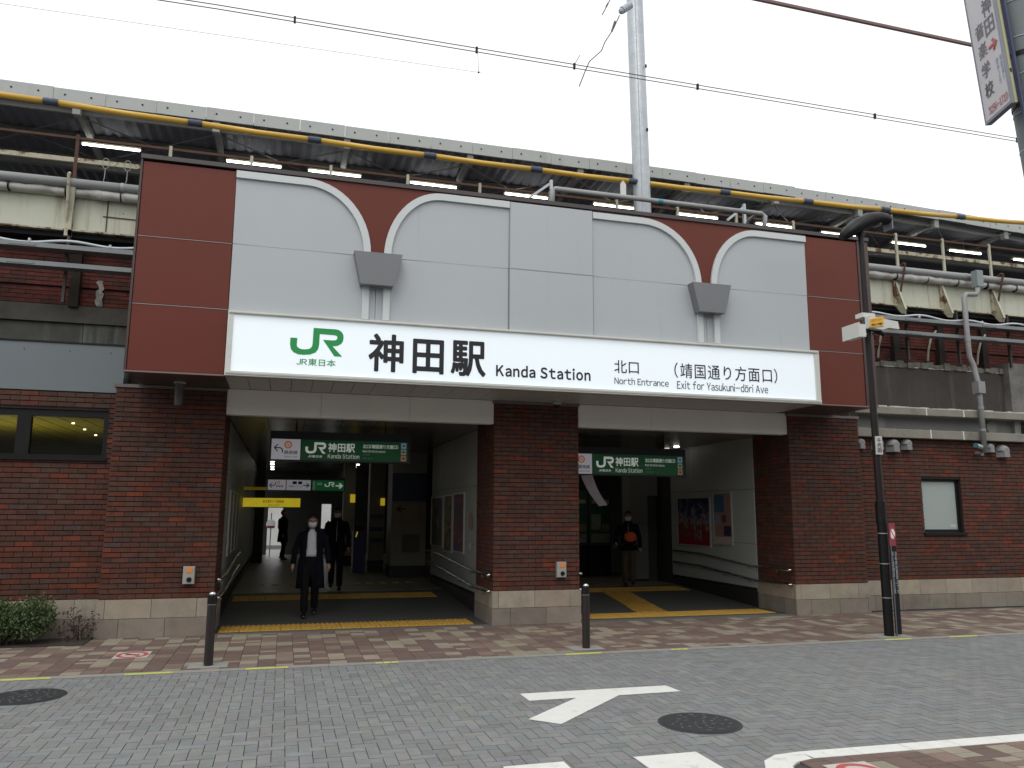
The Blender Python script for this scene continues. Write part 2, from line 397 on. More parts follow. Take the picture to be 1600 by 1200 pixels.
def jit(c, a=.12):
    k = random.uniform(1 - a, 1 + a); return tuple(max(.004, x * k * random.uniform(.97, 1.03)) for x in c)
def brick_col():
    t = random.random()
    if t < .50: return jit((.084, .037, .027), .14)
    if t < .72: return jit((.074, .041, .031), .14)
    if t < .92: return jit((.108, .036, .023), .12)
    if t < .96: return jit((.138, .037, .022), .12)
    return jit((.068, .044, .038), .12)
def old_brick_col():
    return jit((.120, .028, .020), .18) if random.random() < .85 else jit((.08, .028, .022), .2)
BW, BH, BJ = .240, .0733, .010
def brick_field(x0, x1, z0, z1, y, holes=(), side=None, bw=BW, bh=BH, col=brick_col, j=BJ):
    """bricks of a wall face. side None: face at Y=y looking -Y, x range. side=+1/-1: face at X=y looking +-X, x0..x1 is the Y range"""
    out = []; r_ = 0; z = z0
    rows = max(1, round((z1 - z0) / bh)); hh = (z1 - z0) / rows
    for r_ in range(rows):
        za = z0 + r_ * hh; zb = za + hh
        x = x0 - (bw / 2 if r_ % 2 else 0)
        while x < x1 - .004:
            a, b = max(x, x0), min(x + bw, x1)
            if b - a > .03:
                segs = [(a, b)]
                for hx0, hx1, hz0, hz1 in holes:
                    if za < hz1 - .01 and zb > hz0 + .01:
                        ns_ = []
                        for p, q in segs:
                            if q <= hx0 or p >= hx1: ns_.append((p, q)); continue
                            if p < hx0 - .004: ns_.append((p, hx0 + j / 2))
                            if q > hx1 + .004: ns_.append((hx1 - j / 2, q))
                        segs = ns_
                for p, q in segs:
                    t = .012 + random.uniform(-.0015, .0015)
                    if side is None: out.append(((.5 * (p + q), y - t / 2 + .003, za + hh / 2), (q - p - j * .7, t + .006, hh - j * 1.25), col()))
                    else: out.append(((y + side * (t / 2 - .003), .5 * (p + q), za + hh / 2), (t + .006, q - p - j, hh - j), col()))
            x += bw
    return out
def stones(x0, x1, y, parent, rows=((0, .262), (.268, .53)), wd=.61, side=None, proud=.014, off=0., name='stone'):
    me = unit_box(name, M_STONE_O)
    for k, (za, zb) in enumerate(rows):
        x = x0 - (wd / 2 if k % 2 == 0 else wd * .82) + off
        while x < x1 - .01:
            a, b = max(x, x0), min(x + wd, x1)
            if b - a > .03:
                c = jit((.31, .265, .205) if k else (.215, .185, .150), .10)
                t = .05
                if side is None: loc = (.5 * (a + b), y - proud + t / 2, .5 * (za + zb)); sz = (b - a - .006, t, zb - za - .0)
                else: loc = (y + side * (proud - t / 2), .5 * (a + b), .5 * (za + zb)); sz = (t, b - a - .006, zb - za)
                o = bpy.data.objects.new(name, me); o.location = loc; o.scale = sz; o.color = (*c, 1); link(o, parent)
            x += wd

# ================================================================== GROUND
g = MB().box(-250, 250, -200, 300, -.30, -.09).build('ground', M_GROUND, kind='structure')
RZ = -.006                                                   # top of road pavers
road = MB().box(-16, 34, 2.4, 9.93, -.088, RZ - .012).build('road', M_ROAD, kind='structure')
# island at lower right: region test
ISL = [(3.42, 2.4), (3.40, 5.30), (3.50, 5.47), (3.66, 5.575), (3.88, 5.60), (34, 4.95)]
def isl_y(x):
    if x < 3.40: return -9
    for (a, b), (c_, d) in zip(ISL[1:], ISL[2:]):
        if a <= x <= c_: return b + (d - b) * (x - a) / (c_ - a)
    return ISL[-1][1]
W_, L_ = .0995, .199
def road_col():
    t = random.random()
    if t < .7: return jit((.181, .187, .185), .09)
    if t < .9: return jit((.194, .194, .186), .08)
    return jit((.165, .168, .163), .08)
pv = []
def manhole_hit(x, y, r_=.24):
    return any((x - mx) ** 2 + (y - my) ** 2 < r_ * r_ for mx, my in MH)
MH = [(3.57, 6.55), (-2.33, 9.10)]
for iy in range(int(2.5 / W_), int(9.93 / W_) + 1):
    for ix in range(int(-7 / W_), int(17 / W_)):
        c_ = (ix - iy) % 4; x = ix * W_; y = iy * W_
        if c_ == 0: cx, cy, sx, sy = x + W_, y + W_ / 2, L_, W_
        elif c_ == 3: cx, cy, sx, sy = x + W_ / 2, y + W_, W_, L_
        else: continue
        if cy - sy / 2 > 9.90 or cy - sy / 2 < 2.5: continue
        if cy + sy / 2 > 9.93: lo = cy - sy / 2; sy = 9.93 - lo; cy = lo + sy / 2
        if cx > 3.56 and cy - sy / 2 < isl_y(cx) - .15: continue
        if 3.42 < cx <= 3.56 and cy + sy / 2 < 5.2: continue
        if manhole_hit(cx, cy): continue
        dz = random.uniform(-.0012, .0012)
        pv.append(((cx, cy, RZ - .02 + dz), (sx - .006, sy - .006, .04), road_col()))
# rotate nothing; herringbone courses run square to the kerb
lay_pieces('paver', pv, M_PAVE_O, M_PAVE_A, road)

# white paint on the road
def paint(pts, name='painted_mark', z=RZ + .004, m=None, parent=road, **kw):
    bm = bmesh.new(); vs_ = [bm.verts.new((x, y, z)) for x, y in pts]; es = [bm.edges.new((vs_[i], vs_[(i + 1) % len(vs_)])) for i in range(len(vs_))]
    bmesh.ops.triangle_fill(bm, edges=es, use_beauty=True)
    for f in bm.faces:
        if f.normal.z < 0: f.normal_flip()
    me = bpy.data.meshes.new(name); bm.to_mesh(me); bm.free(); me.materials.append(m or M_WPAINT)
    o = bpy.data.objects.new(name, me); link(o, parent); tag(o, **kw); return o
_p = lambda *a: [tuple(PZ(x, y, RZ)[:2]) for x, y in a]
paint(_p((812, 1084.5), (1040, 1071.5), (1064, 1080.5), (967, 1087), (877, 1132), (825, 1124.5), (900, 1091), (827, 1095.5)), 'painted_arrow', label='white forked arrow mark painted on grey pavers')
paint([(2.60, 5.80), (3.12, 5.80), (3.12, 4.9), (2.60, 4.9)], 'painted_bar', label='white painted bar cut by the bottom edge')
paint([(1.60, 5.83), (2.06, 5.83), (2.06, 4.9), (1.60, 4.9)], 'painted_bar', label='short white painted bar at the bottom left of the island')

# pavement along the station
pave = MB().box(-16, 34, 9.93, 13.0, -.088, -.014).build('pavement', M_ROAD, kind='structure')
def tile_col():
    t = random.random()
    if t < .50: return jit((.132, .088, .073), .10)
    if t < .72: return jit((.180, .130, .100), .10)
    return jit((.245, .215, .160), .09)
tp = []
HALL_X = ((-.92, 3.31), (4.80, 8.95))
cw = .208
for ix in range(int(-6 / cw), int(17 / cw)):
    x = ix * cw; ph = random.choice((0, .05, .1)) * 0 + (ix % 2) * .052
    y = 10.10 + ph - .104
    while y < 12.72:
        n_r = random.choice((1, 1, 2, 2, 3)); a = max(y, 10.10); b = min(y + .104 * n_r, 12.71); y += .104 * n_r
        if b - a < .03: continue
        tp.append(((x + cw / 2, .5 * (a + b), -.02 + random.uniform(-.001, .001)), (cw - .006, b - a - .005, .04), tile_col()))
lay_pieces('tile', tp, M_PAVE_O, M_PAVE_A, pave)
# kerb stones
me = unit_box('kerb_stone', M_KERB)
x = -7.2
while x < 18:
    o = bpy.data.objects.new('kerb_stone', me); o.location = (x + .3, 10.01, -.045); o.scale = (.596, .15, .09); link(o, pave); x += .6
MB().box(-7, -2.5, 12.716, 12.86, -.05, .004).box(-.9, 3.3, 12.716, 12.86, -.05, .002).box(4.82, 8.93, 12.716, 12.95, -.05, .002).build('threshold_slab', mat('threshold_stone', (.115, .12, .115), .7, var=.15, ns=4), pave)
# yellow reflective strips along the kerb
for a, b in ((-2.81, -2.33), (-1.6, -1.11), (-.33, .14), (1.15, 1.44), (3.56, 4.05), (5.05, 5.30), (8.45, 8.90), (9.6, 10.1)):
    n_ = 1 if b - a > .44 else 3
    for k in range(n_):
        xa = a + (b - a) * k / n_; xb = a + (b - a) * (k + (1 if n_ == 1 else .8)) / n_
        MB().box(xa, xb, 9.975 - .016, 9.975 + .016, -.01, .006).build('reflective_strip', M_YSTRIP, pave)
# lower right pavement island with white edge
isl = MB().prism([(x, y) for x, y in ISL] + [(34, 2.4)], -.088, -.028, axis='Z').build('pavement', M_ROAD, kind='structure')
tp = []
for ix in range(int(3.4 / cw), int(11 / cw)):
    x = ix * cw; y = 2.45 + (ix % 2) * .052
    while y < 5.8:
        n_r = random.choice((1, 2, 2)); a, b = y, y + .104 * n_r; y += .104 * n_r
        cx, cy = x + cw / 2, (a + b) / 2
        if x < 3.56: continue
        b = min(b, min(isl_y(x + .01), isl_y(x + cw)) - .145); cy = (a + b) / 2
        if b - a < .03: continue
        tp.append(((cx, cy, RZ - .019 + random.uniform(-.001, .001)), (cw - .006, b - a - .005, .04), tile_col()))
lay_pieces('tile', tp, M_PAVE_O, M_PAVE_A, isl, limit=200)
ring = [(x, y) for x, y in ISL]
inner = [(3.58, 2.4), (3.57, 5.16), (3.62, 5.30), (3.72, 5.385), (3.90, 5.43), (34, 4.79)]
for k in range(0, 5):
    if k == 4:
        xs = [3.88 + (12 - 3.88) * i / 18 for i in range(19)]
        for a, b in zip(xs, xs[1:]):
            f0 = lambda x_: isl_y(x_); f1 = lambda x_: 5.43 + (4.79 - 5.43) * (x_ - 3.9) / (34 - 3.9)
            MB().prism([(a + .003, f1(a)), (b - .003, f1(b)), (b - .003, f0(b)), (a + .003, f0(a))], -.06, RZ + .004, axis='Z').build('edge_stone', M_WPAINT, isl)
    else:
        MB().prism([inner[k], inner[k + 1], ring[k + 1], ring[k]], -.06, RZ + .004, axis='Z').build('edge_stone', M_WPAINT, isl)

# no-smoking stickers on the ground
M_STK = mat('sticker_white', (.50, .45, .41), .6, var=.06, dirt=.3, dirtcol=(.4, .3, .28), ds=8); M_STR = mat('sticker_red', (.42, .075, .07), .6, var=.1, ns=8, dirt=.25, dirtcol=(.5, .35, .33), ds=10)
def sticker(cx, cy, z, wd, dp, parent, label):
    s_ = MB().box(cx - wd / 2, cx + wd / 2, cy - dp / 2, cy + dp / 2, z - .002, z).build('ground_sticker', M_STK, parent, label=label)
    rr = MB(); n = 28; v = []
    for i in range(n):
        t = 2 * math.pi * i / n
        for k in (1, .72): v.append((cx + wd * .47 * k * math.cos(t), cy + dp * .46 * k * math.sin(t), z + .002))
    rr.add(v, [(2 * i, 2 * i + 1, (2 * i + 3) % (2 * n), (2 * i + 2) % (2 * n)) for i in range(n)])
    rr.beam((cx - wd * .28, cy + dp * .28, z + .003), (cx + wd * .28, cy - dp * .28, z + .003), .035, .001)
    o = sub(rr, 'red_ring', M_STR, s_)
    c2 = MB().box(cx - wd * .2, cx + wd * .1, cy - .014, cy + .014, z + .001, z + .0045).box(cx + wd * .13, cx + wd * .2, cy - .014, cy + .014, z + .001, z + .0045)
    sub(c2, 'cigarette_symbol', M_INK, s_)
sticker(-1.73, 11.24, .006, .40, .46, pave, 'faded red and white no smoking sticker on brown tiles')
sticker(4.02, 5.06, RZ + .007, .36, .40, isl, 'red and white no smoking sticker cut by the bottom edge')

# manhole covers
M_IRON = mat('cast_iron', (.035, .038, .042), .6, var=.2, ns=8, metal=.3, dirt=.2, dirtcol=(.09, .09, .085), ds=9)
def manhole(cx, cy, label):
    t = thing('manhole_cover', (cx, cy, RZ), label, 'manhole cover', 'round iron manhole covers in the road')
    n = 40; o = MB(); o.disc((cx, cy), .36, RZ - .05, RZ + .0035, n, 'Z'); o.build('frame', mat('iron_rim', (.028, .03, .034), .6, var=.2), t)
    o = MB().disc((cx, cy), .325, RZ - .03, RZ + .0065, n, 'Z').build('cover', M_IRON, t)
    st = MB()
    for rr, k in ((.26, 14), (.19, 13), (.12, 8), (.05, 4)):
        for i in range(k):
            a = 2 * math.pi * i / k + rr * 7
            if random.random() < .8:
                px_, py_ = cx + rr * math.cos(a), cy + rr * math.sin(a); b_ = a + .9
                st.beam((px_ - .022 * math.cos(b_), py_ - .022 * math.sin(b_), RZ + .009), (px_ + .022 * math.cos(b_), py_ + .022 * math.sin(b_), RZ + .009), .016, .006)
    st.build('raised_pattern', mat('worn_iron', (.10, .10, .098), .5, var=.35, ns=14), t, kind='stuff')
manhole(3.57, 6.55, 'round iron manhole cover right of the white arrow mark')
manhole(-2.33, 9.10, 'round iron manhole cover cut by the left edge near the kerb')

# unseen houses across the street, behind the camera, added to block low sky
M_BLD = mat('added_building_wall', (.22, .21, .20), .8, var=.1, ns=.5); M_BWIN = mat('added_building_glass', (.04, .05, .06), .1, var=.1)
for (xa, xb, h) in ((-34, -14, 9), (-13.5, 1, 7.5), (1.5, 17, 10), (17.5, 40, 8)):
    b_ = MB().box(xa, xb, -24, -9, -.1, h).build('added_building', M_BLD, kind='structure')
    z = .4
    while z + 2 < h:
        x = xa + .8
        while x + 1.9 < xb: sub(MB().box(x, x + 1.8, -9.0 + .01, -8.985, z + .7, z + 2.2), 'window', M_BWIN, b_); x += 2.9
        z += 3.3

# ================================================================== PIERS AND WALLS
def pier(x0, x1, label, left_face, right_face, depth=1.2):
    Y0 = 12.75
    t = thing('brick_pier', ((x0 + x1) / 2, Y0 + .6, 0), label, 'brick pier', 'brick piers carrying the fascia')
    MB().box(x0 + .012, x1 - .012, Y0 + .004, Y0 + depth, 0, 3.62).build('core', M_MORTAR, t)
    pc = brick_field(x0, x1, .535, 3.585, Y0)
    if left_face: pc += brick_field(Y0, Y0 + depth, .535, 3.585, x0 + .012, side=-1)
    if right_face: pc += brick_field(Y0, Y0 + depth, .535, 3.585, x1 - .012, side=1)
    lay_pieces('brick', pc, M_BRICK_O, M_BRICK_A, t)
    stones(x0 - .02, x1 + .02, Y0 - .02, t)
    if left_face: stones(Y0 + .03, Y0 + depth, x0 - .006, t, side=-1, proud=.012)
    if right_face: stones(Y0 + .03, Y0 + depth, x1 + .006, t, side=1, proud=.012)
    MB().box(x0 - .03, x1 + .012, Y0 - .035, Y0 + .2, 3.588, 3.636).build('coping', mat('coping_metal', (.14, .12, .11), .5, var=.1), t)
    return t
pl_ = pier(-2.46, -.92, 'left brick pier with stone base beside the wide entrance', False, True)
pc_ = pier(3.31, 4.80, 'central brick pier between the two entrances', True, True)
pr_ = pier(8.95, 10.50, 'right brick pier with stone base behind the lamp post', True, False)

MB().box(-2.1, 9.93, 12.74, 14.2, 3.66, 3.80).build('roof', M_DARK, kind='structure')
# small fittings on the piers
def call_box(cx, label):
    t = thing('call_box', (cx, 12.72, .74), label, 'call box', 'small grey call boxes on the piers')
    MB().bbox(cx - .08, cx + .08, 12.655, 12.737, .735, .985, .008).build('case', mat('call_box_grey', (.33, .33, .30), .5, var=.08), t)
    MB().box(cx - .03, cx + .045, 12.648, 12.655, .90, .965).build('orange_plate', mat('orange_plate', (.75, .24, .03), .5, var=.1), t)
    MB().disc((cx + .01, .80), .035, 12.640, 12.655).build('button', M_BLACK, t)
call_box(-1.28, 'grey call box with orange plate on the left brick pier')
call_box(4.46, 'grey call box with orange plate on the central brick pier')

# left recessed wall
Yl = 12.88
t = thing('brick_wall', (-4, Yl, 0), 'brick wall with strip window at the left of the station', 'brick wall')
hole = (-7.0, -2.55, 2.53, 3.24)
MB().box(-9, -2.46, Yl + .004, Yl + .18, 0, 2.53).box(-9, -2.46, Yl + .004, Yl + .18, 3.24, 3.52).box(-2.55, -2.46, Yl + .004, Yl + .18, 2.53, 3.24).build('core', M_MORTAR, t)
lay_pieces('brick', brick_field(-6.5, -2.46, .535, 3.50, Yl, holes=(hole,)), M_BRICK_O, M_BRICK_A, t)
stones(-9, -2.48, Yl - .01, t)
wf = MB(); fr = Yl + .03
wf.box(-7, -2.55, fr, fr + .1, 2.53, 2.585).box(-7, -2.55, fr, fr + .1, 3.14, 3.24).box(-2.62, -2.55, fr, fr + .1, 2.585, 3.14).box(-3.76, -3.58, fr, fr + .1, 2.585, 3.14).box(-5.3, -5.1, fr, fr + .1, 2.585, 3.14)
wo_ = wf.build('window', M_BLACK, t)
for a, b in ((-7, -5.3), (-5.1, -3.76), (-3.58, -2.62)):
    sub(MB().box(a, b, fr + .05, fr + .058, 2.585, 3.14), 'pane', None or mat('clear_glass', (.3, .33, .3), .02, var=0), wo_)
sub(MB().box(-7.02, -2.53, Yl - .05, Yl + .04, 2.50, 2.53), 'sill', M_BLACK, wo_)
gm = MATS['clear_glass']; gb = gm.node_tree.nodes['Principled BSDF']; gb.inputs['Transmission Weight'].default_value = .0
_tr = gm.node_tree.nodes.new('ShaderNodeBsdfTransparent'); _tr.inputs[0].default_value = (.75, .78, .72, 1); _gl2 = gm.node_tree.nodes.new('ShaderNodeBsdfGlossy'); _gl2.inputs['Roughness'].default_value = .03
_fr = gm.node_tree.nodes.new('ShaderNodeFresnel'); _fr.inputs[0].default_value = 1.45; _mx = gm.node_tree.nodes.new('ShaderNodeMixShader')
gm.node_tree.links.new(_fr.outputs[0], _mx.inputs[0]); gm.node_tree.links.new(_tr.outputs[0], _mx.inputs[1]); gm.node_tree.links.new(_gl2.outputs[0], _mx.inputs[2]); gm.node_tree.links.new(_mx.outputs[0], gm.node_tree.nodes['Material Output'].inputs[0])
# room behind the strip window
rm = MB(); rm.box(-9.2, -2.3, 21, 21.1, 1.4, 3.5).box(-9.2, -2.3, Yl + .2, 21, 1.3, 1.4).box(-2.5, -2.4, Yl + .2, 21, 1.4, 3.5).box(-9.3, -9.2, Yl + .2, 21, 1.4, 3.5)
ro = rm.build('wall', mat('room_wall', (.16, .155, .11), .7, var=.1), kind='structure')
me = unit_box('ceiling_plank', M_YROOM)
cl = MB().box(-9.2, -2.5, Yl + .2, 21, 3.30, 3.34).build('ceiling', M_DARK, kind='structure')
for k in range(20):
    o = bpy.data.objects.new('ceiling_plank', me); o.location = (-9.0 + k * .33, 17, 3.27); o.scale = (.31, 7.8, .03); link(o, cl)
for k, (x, y) in enumerate(((-3.46, 13.9), (-3.52, 15.0), (-3.58, 16.1), (-3.64, 17.3), (-5.84, 20.4))):
    tt = MB().disc((x, y), .022, 3.238, 3.254, 12, 'Z').build('downlight', mat('warm_bulb', (1, 1, 1), .5, var=0, emit=7, emitcol=(1, .9, .7)), label='small ceiling downlight behind the strip window, %s' % ('first from its left', 'second from its left', 'third from its left', 'last toward its right end', 'alone at the lower left')[k], cat='downlight', group='downlights behind the strip window')
bl = bpy.data.lights.new('room_lamp', 'AREA'); bl.energy = 26; bl.size = 1.5; bl.color = (1, .9, .6)
bo = bpy.data.objects.new('room_lamp', bl); bo.location = (-4.6, 15.2, 1.7); bo.rotation_euler = (math.pi, 0, 0); C.objects.link(bo)

# blue-grey panel band above the left wall
t = thing('panel_band', (-5, 12.86, 3.5), 'plain blue grey metal band above the left brick wall', 'metal panel band')
for k, (a, b) in enumerate(((-9, -6.2), (-6.194, -2.40))):
    MB().box(a, b, 12.86, 13.26, 3.513, 4.22).build('panel', M_GPAN, t)
MB().box(-9, -2.40, 12.845, 13.28, 4.222, 4.245).build('capping', M_BLACK, t)
sc_ = MB()
for x in (-3.75, -3.15, -2.6, -4.4, -5): sc_.disc((x, 4.11), .008, 12.855, 12.86, 8)
sc_.build('screw_heads', M_BLACK, t, kind='stuff')

# right wall
Yr = 12.97
t = thing('brick_wall', (13, Yr, 0), 'brick wall with one frosted window right of the lamp post', 'brick wall')
hole = (12.08, 13.04, 1.44, 2.49)
c = MB().box(10.50, 22, Yr + .004, Yr + .3, 0, 1.44).box(10.50, 22, Yr + .004, Yr + .3, 2.49, 3.27).box(10.5, 12.08, Yr + .004, Yr + .3, 1.44, 2.49).box(13.04, 22, Yr + .004, Yr + .3, 1.44, 2.49)
c.build('core', M_MORTAR, t)
lay_pieces('brick', brick_field(10.50, 17, .555, 3.26, Yr, holes=(hole,)), M_BRICK_O, M_BRICK_A, t)
stones(10.50, 20, Yr - .01, t, rows=((0, .272), (.278, .55)), wd=.62)
wn = MB().box(12.08, 13.04, Yr + .06, Yr + .12, 1.44, 1.50).box(12.08, 13.04, Yr + .06, Yr + .12, 2.44, 2.49).box(12.08, 12.12, Yr + .06, Yr + .12, 1.5, 2.44).box(12.97, 13.04, Yr + .06, Yr + .12, 1.5, 2.44).build('window', M_BLACK, t)
sub(MB().box(12.12, 12.97, Yr + .085, Yr + .095, 1.5, 2.44), 'pane', M_FROST, wn)
sub(MB().box(12.05, 13.09, Yr - .05, Yr + .06, 1.395, 1.438), 'sill', M_BLACK, wn)
sub(MB().box(12.80, 12.92, Yr + .082, Yr + .085, 1.54, 1.60), 'sticker', mat('pale_sticker', (.5, .52, .5), .6), wn)

# ledges with services duct above the right wall
t = thing('concrete_ledge', (13, 13, 3.3), 'pair of stained concrete ledges over the right brick wall', 'concrete ledge')
for (z0, z1, xa, xb, seams) in ((3.272, 3.44, 10.52, 14.78, (12.27, 13.07)), (3.73, 3.87, 10.52, 18, (12.2, 13.12))):
    xs = [xa] + list(seams) + [xb]
    for a, b in zip(xs, xs[1:]): MB().bbox(a + .012, b - .012, 12.82, 13.3, z0, z1, .008).build('ledge_slab', M_LEDGE, t)
    for x in seams: MB().box(x - .014, x + .014, 12.815, 13.2, z0 + .004, z1 + .006).build('sealant_joint', mat('white_sealant', (.6, .6, .56), .8), t)
MB().box(10.52, 14.62, 13.10, 13.2, 3.44, 3.73).build('duct_panel', mat('duct_grey', (.19, .195, .185), .6, var=.08), t)
MB().box(14.62, 14.78, 13.02, 13.2, 3.44, 3.73).box(10.52, 10.7, 13.0, 13.1, 3.44, 3.73).build('duct_end_cap', mat('duct_light', (.25, .25, .23), .6, var=.08), t)
for x in (11.28, 14.08):
    MB().disc((x, 3.585), .135, 13.075, 13.10, 24).build('round_plate', mat('duct_light', (.25, .25, .23)), t)
lm = MB(); x = 10.6
while x < 14.75:
    l = random.uniform(.08, .3); lm.box(x, x + l, 12.84, 12.90 + random.uniform(0, .1), 3.868, 3.878 + random.uniform(0, .022)); x += l
lm.build('lime_crust', M_LIME, t, kind='stuff')

# ventilation hoods
def vent(cx, zc, r, label):
    y0 = 12.955; s = MB(); n = 10; rings = []
    for k in range(5):
        yy = y0 - r * 1.1 * math.sin(k / 4 * math.pi / 2) * (1 if k else 0); kk = math.cos(k / 4 * math.pi / 2) * .55 + .45
        rings.append([(cx + r * kk * math.cos(math.pi * j / n), yy, zc + r * kk * math.sin(math.pi * j / n)) for j in range(n + 1)])
    s.loft(rings, cap=False, closed=False); s.add(rings[-1], [tuple(range(n + 1))])
    for sx in (-1, 1):
        s.add([(cx + sx * r, y0, zc), (cx + sx * r * .45, y0 - r * 1.1, zc), (cx + sx * r * .5, y0 - r * 1.15, zc - r * .95), (cx + sx * r * 1.0, y0, zc - r * .95)], [(0, 1, 2, 3)])
    s.add([(cx - r * .45, y0 - r * 1.1, zc), (cx + r * .45, y0 - r * 1.1, zc), (cx + r * .5, y0 - r * 1.15, zc - r * .95), (cx - r * .5, y0 - r * 1.15, zc - r * .95)], [(0, 1, 2, 3)])
    s.add([(cx - r, y0, zc - r * .95), (cx + r, y0, zc - r * .95), (cx + r * .5, y0 - r * 1.1, zc - r * .95), (cx - r * .5, y0 - r * 1.1, zc - r * .95)], [(0, 1, 2, 3)])
    o = s.build('vent_hood', mat('vent_aluminium', (.21, .212, .205), .6, metal=.0, var=.08), label=label, cat='vent hood', group='vent hoods below the concrete ledge'); smooth_by_angle(o, 50)
for a in ((10.66, 3.14, .11, 'vent hood nearest the brick pier, left of the lamp post'), (11.07, 3.14, .12, 'vent hood half hidden behind the lamp post'), (11.42, 3.12, .135, 'large vent hood just right of the lamp post'),
          (11.75, 3.15, .115, 'smaller vent hood right of the large one by the lamp post'), (13.80, 3.14, .10, 'small vent hood beside the foot of the downpipe'), (14.12, 3.08, .135, 'large vent hood at the far right of the wall')): vent(*a)

# ================================================================== FASCIA BOX
Yf = 11.53
fs = thing('station_fascia', (4, 12.1, 3.65), 'red and grey clad fascia box with arch mouldings above the entrances', 'fascia')
# backing
MB().box(-2.12, 9.93, Yf + .03, 12.72, 3.70, 6.62).build('backing', M_DARK, fs)
zj = (3.655, 4.585, 5.55, 6.645)
for xa, xb in ((-2.13, -.885), (8.62, 9.71)):
    for z0, z1 in zip(zj, zj[1:]):
        MB().bbox(xa + .004, xb - .004, Yf, Yf + .03, z0 + .006, z1 - .006, .004).build('cladding_panel', M_RED, fs, label='red brown cladding panel')
MB().box(-2.155, -2.132, Yf - .012, 12.73, 3.66, 6.67).build('corner_trim', M_REDTRIM, fs)
MB().box(9.715, 9.955, Yf + .002, 12.73, 3.66, 6.67).build('corner_trim', mat('end_trim', (.075, .038, .034), .4, var=.06), fs)
MB().box(9.712, 9.745, Yf - .012, Yf + .001, 3.66, 6.67).build('corner_trim', M_REDTRIM, fs)
MB().box(-2.16, 9.96, Yf - .03, 12.75, 6.672, 6.735).build('coping', mat('coping_dark', (.06, .045, .045), .4, var=.1), fs)
MB().box(-2.16, 9.96, Yf - .02, Yf + .02, 3.632, 3.656).build('bottom_trim', mat('bottom_trim', (.20, .12, .105), .4, var=.05), fs)
# left face of the box: panels
for z0, z1 in zip(zj, zj[1:]): MB().box(-2.168, -2.156, Yf + .02, 12.70, z0 + .004, z1 - .004).build('side_panel', M_REDTRIM, fs)
# spandrels and grey field
def arc(cx, cz, r, a0, a1, n=14, rx=None):
    rx = rx or r
    return [(cx + rx * math.cos(R(a0 + (a1 - a0) * i / n)), cz + r * math.sin(R(a0 + (a1 - a0) * i / n))) for i in range(n + 1)]
ZT = 6.64
def moulding(xs, xc, xe, zt=ZT, side=1, wd=.105, r=None, name='arch_moulding'):
    """straight strip from xs to xc at the top, quarter ellipse down to xe at z 5.55"""
    zb = 5.555; rz = zt - zb; rx = abs(xe - xc)
    if side > 0: out = [(xs, zt)] + arc(xc, zb, rz, 90, 0, rx=rx); inn = [(xs, zt - wd)] + arc(xc, zb, rz - wd, 90, 0, rx=rx - wd)
    else: out = [(xs, zt)] + arc(xc, zb, rz, 90, 180, rx=rx); inn = [(xs, zt - wd)] + arc(xc, zb, rz - wd, 90, 180, rx=rx - wd)
    m_ = MB(); k = len(out)
    v = [(x, Yf - .045, z) for x, z in out] + [(x, Yf - .045, z) for x, z in inn] + [(x, Yf + .01, z) for x, z in out] + [(x, Yf + .01, z) for x, z in inn]
    f = []
    for i in range(k - 1):
        f += [(i, i + 1, k + i + 1, k + i), (2 * k + i, 3 * k + i, 3 * k + i + 1, 2 * k + i + 1), (i, 2 * k + i, 2 * k + i + 1, i + 1), (k + i, k + i + 1, 3 * k + i + 1, 3 * k + i)]
    f += [(0, k, 3 * k, 2 * k), (k - 1, 3 * k - 1, 4 * k - 1, 2 * k - 1)]
    m_.add(v, f).build(name, M_ARCH, fs)
    return out
o1 = moulding(-.885, .10, 1.065, side=1); o2 = moulding(3.205, 2.12, 1.26, side=-1)
o3 = moulding(4.61, 5.50, 6.545, zt=6.625, side=1); o4 = moulding(8.62, 7.62, 6.73, zt=6.625, side=-1)
def poly_panel(pts, y0, y1, m, name, **kw):
    bm = bmesh.new(); a = [bm.verts.new((x, y0, z)) for x, z in pts]; es = [bm.edges.new((a[i], a[(i + 1) % len(a)])) for i in range(len(a))]
    r_ = bmesh.ops.triangle_fill(bm, edges=es, use_beauty=True)
    ex = bmesh.ops.extrude_face_region(bm, geom=list(bm.faces)); bmesh.ops.translate(bm, verts=[g_ for g_ in ex['geom'] if isinstance(g_, bmesh.types.BMVert)], vec=(0, y1 - y0, 0))
    bmesh.ops.recalc_face_normals(bm, faces=bm.faces); me = bpy.data.meshes.new(name); bm.to_mesh(me); bm.free(); me.materials.append(m)
    o = bpy.data.objects.new(name, me); link(o, fs); tag(o, **kw); return o
# red spandrels
poly_panel([(x + .0, z) for x, z in o1[1:]] + [(p[0], p[1]) for p in reversed(o2[1:])] + [(2.12, 6.667), (.10, 6.667)], Yf + .0, Yf + .03, M_RED, 'spandrel_panel', label='red brown spandrel between the first two arches')
poly_panel([(x + .0, z) for x, z in o3[1:]] + [(p[0], p[1]) for p in reversed(o4[1:])] + [(7.62, 6.667), (5.50, 6.667)], Yf + .0, Yf + .03, M_RED, 'spandrel_panel', label='red brown spandrel between the last two arches')
for a, b in ((-.885, .10), (2.12, 3.205), (4.61, 5.5), (7.62, 8.62)):
    MB().box(a, b, Yf, Yf + .03, 6.628 if a > 4 else 6.643, 6.667).build('top_filler', M_REDTRIM, fs)
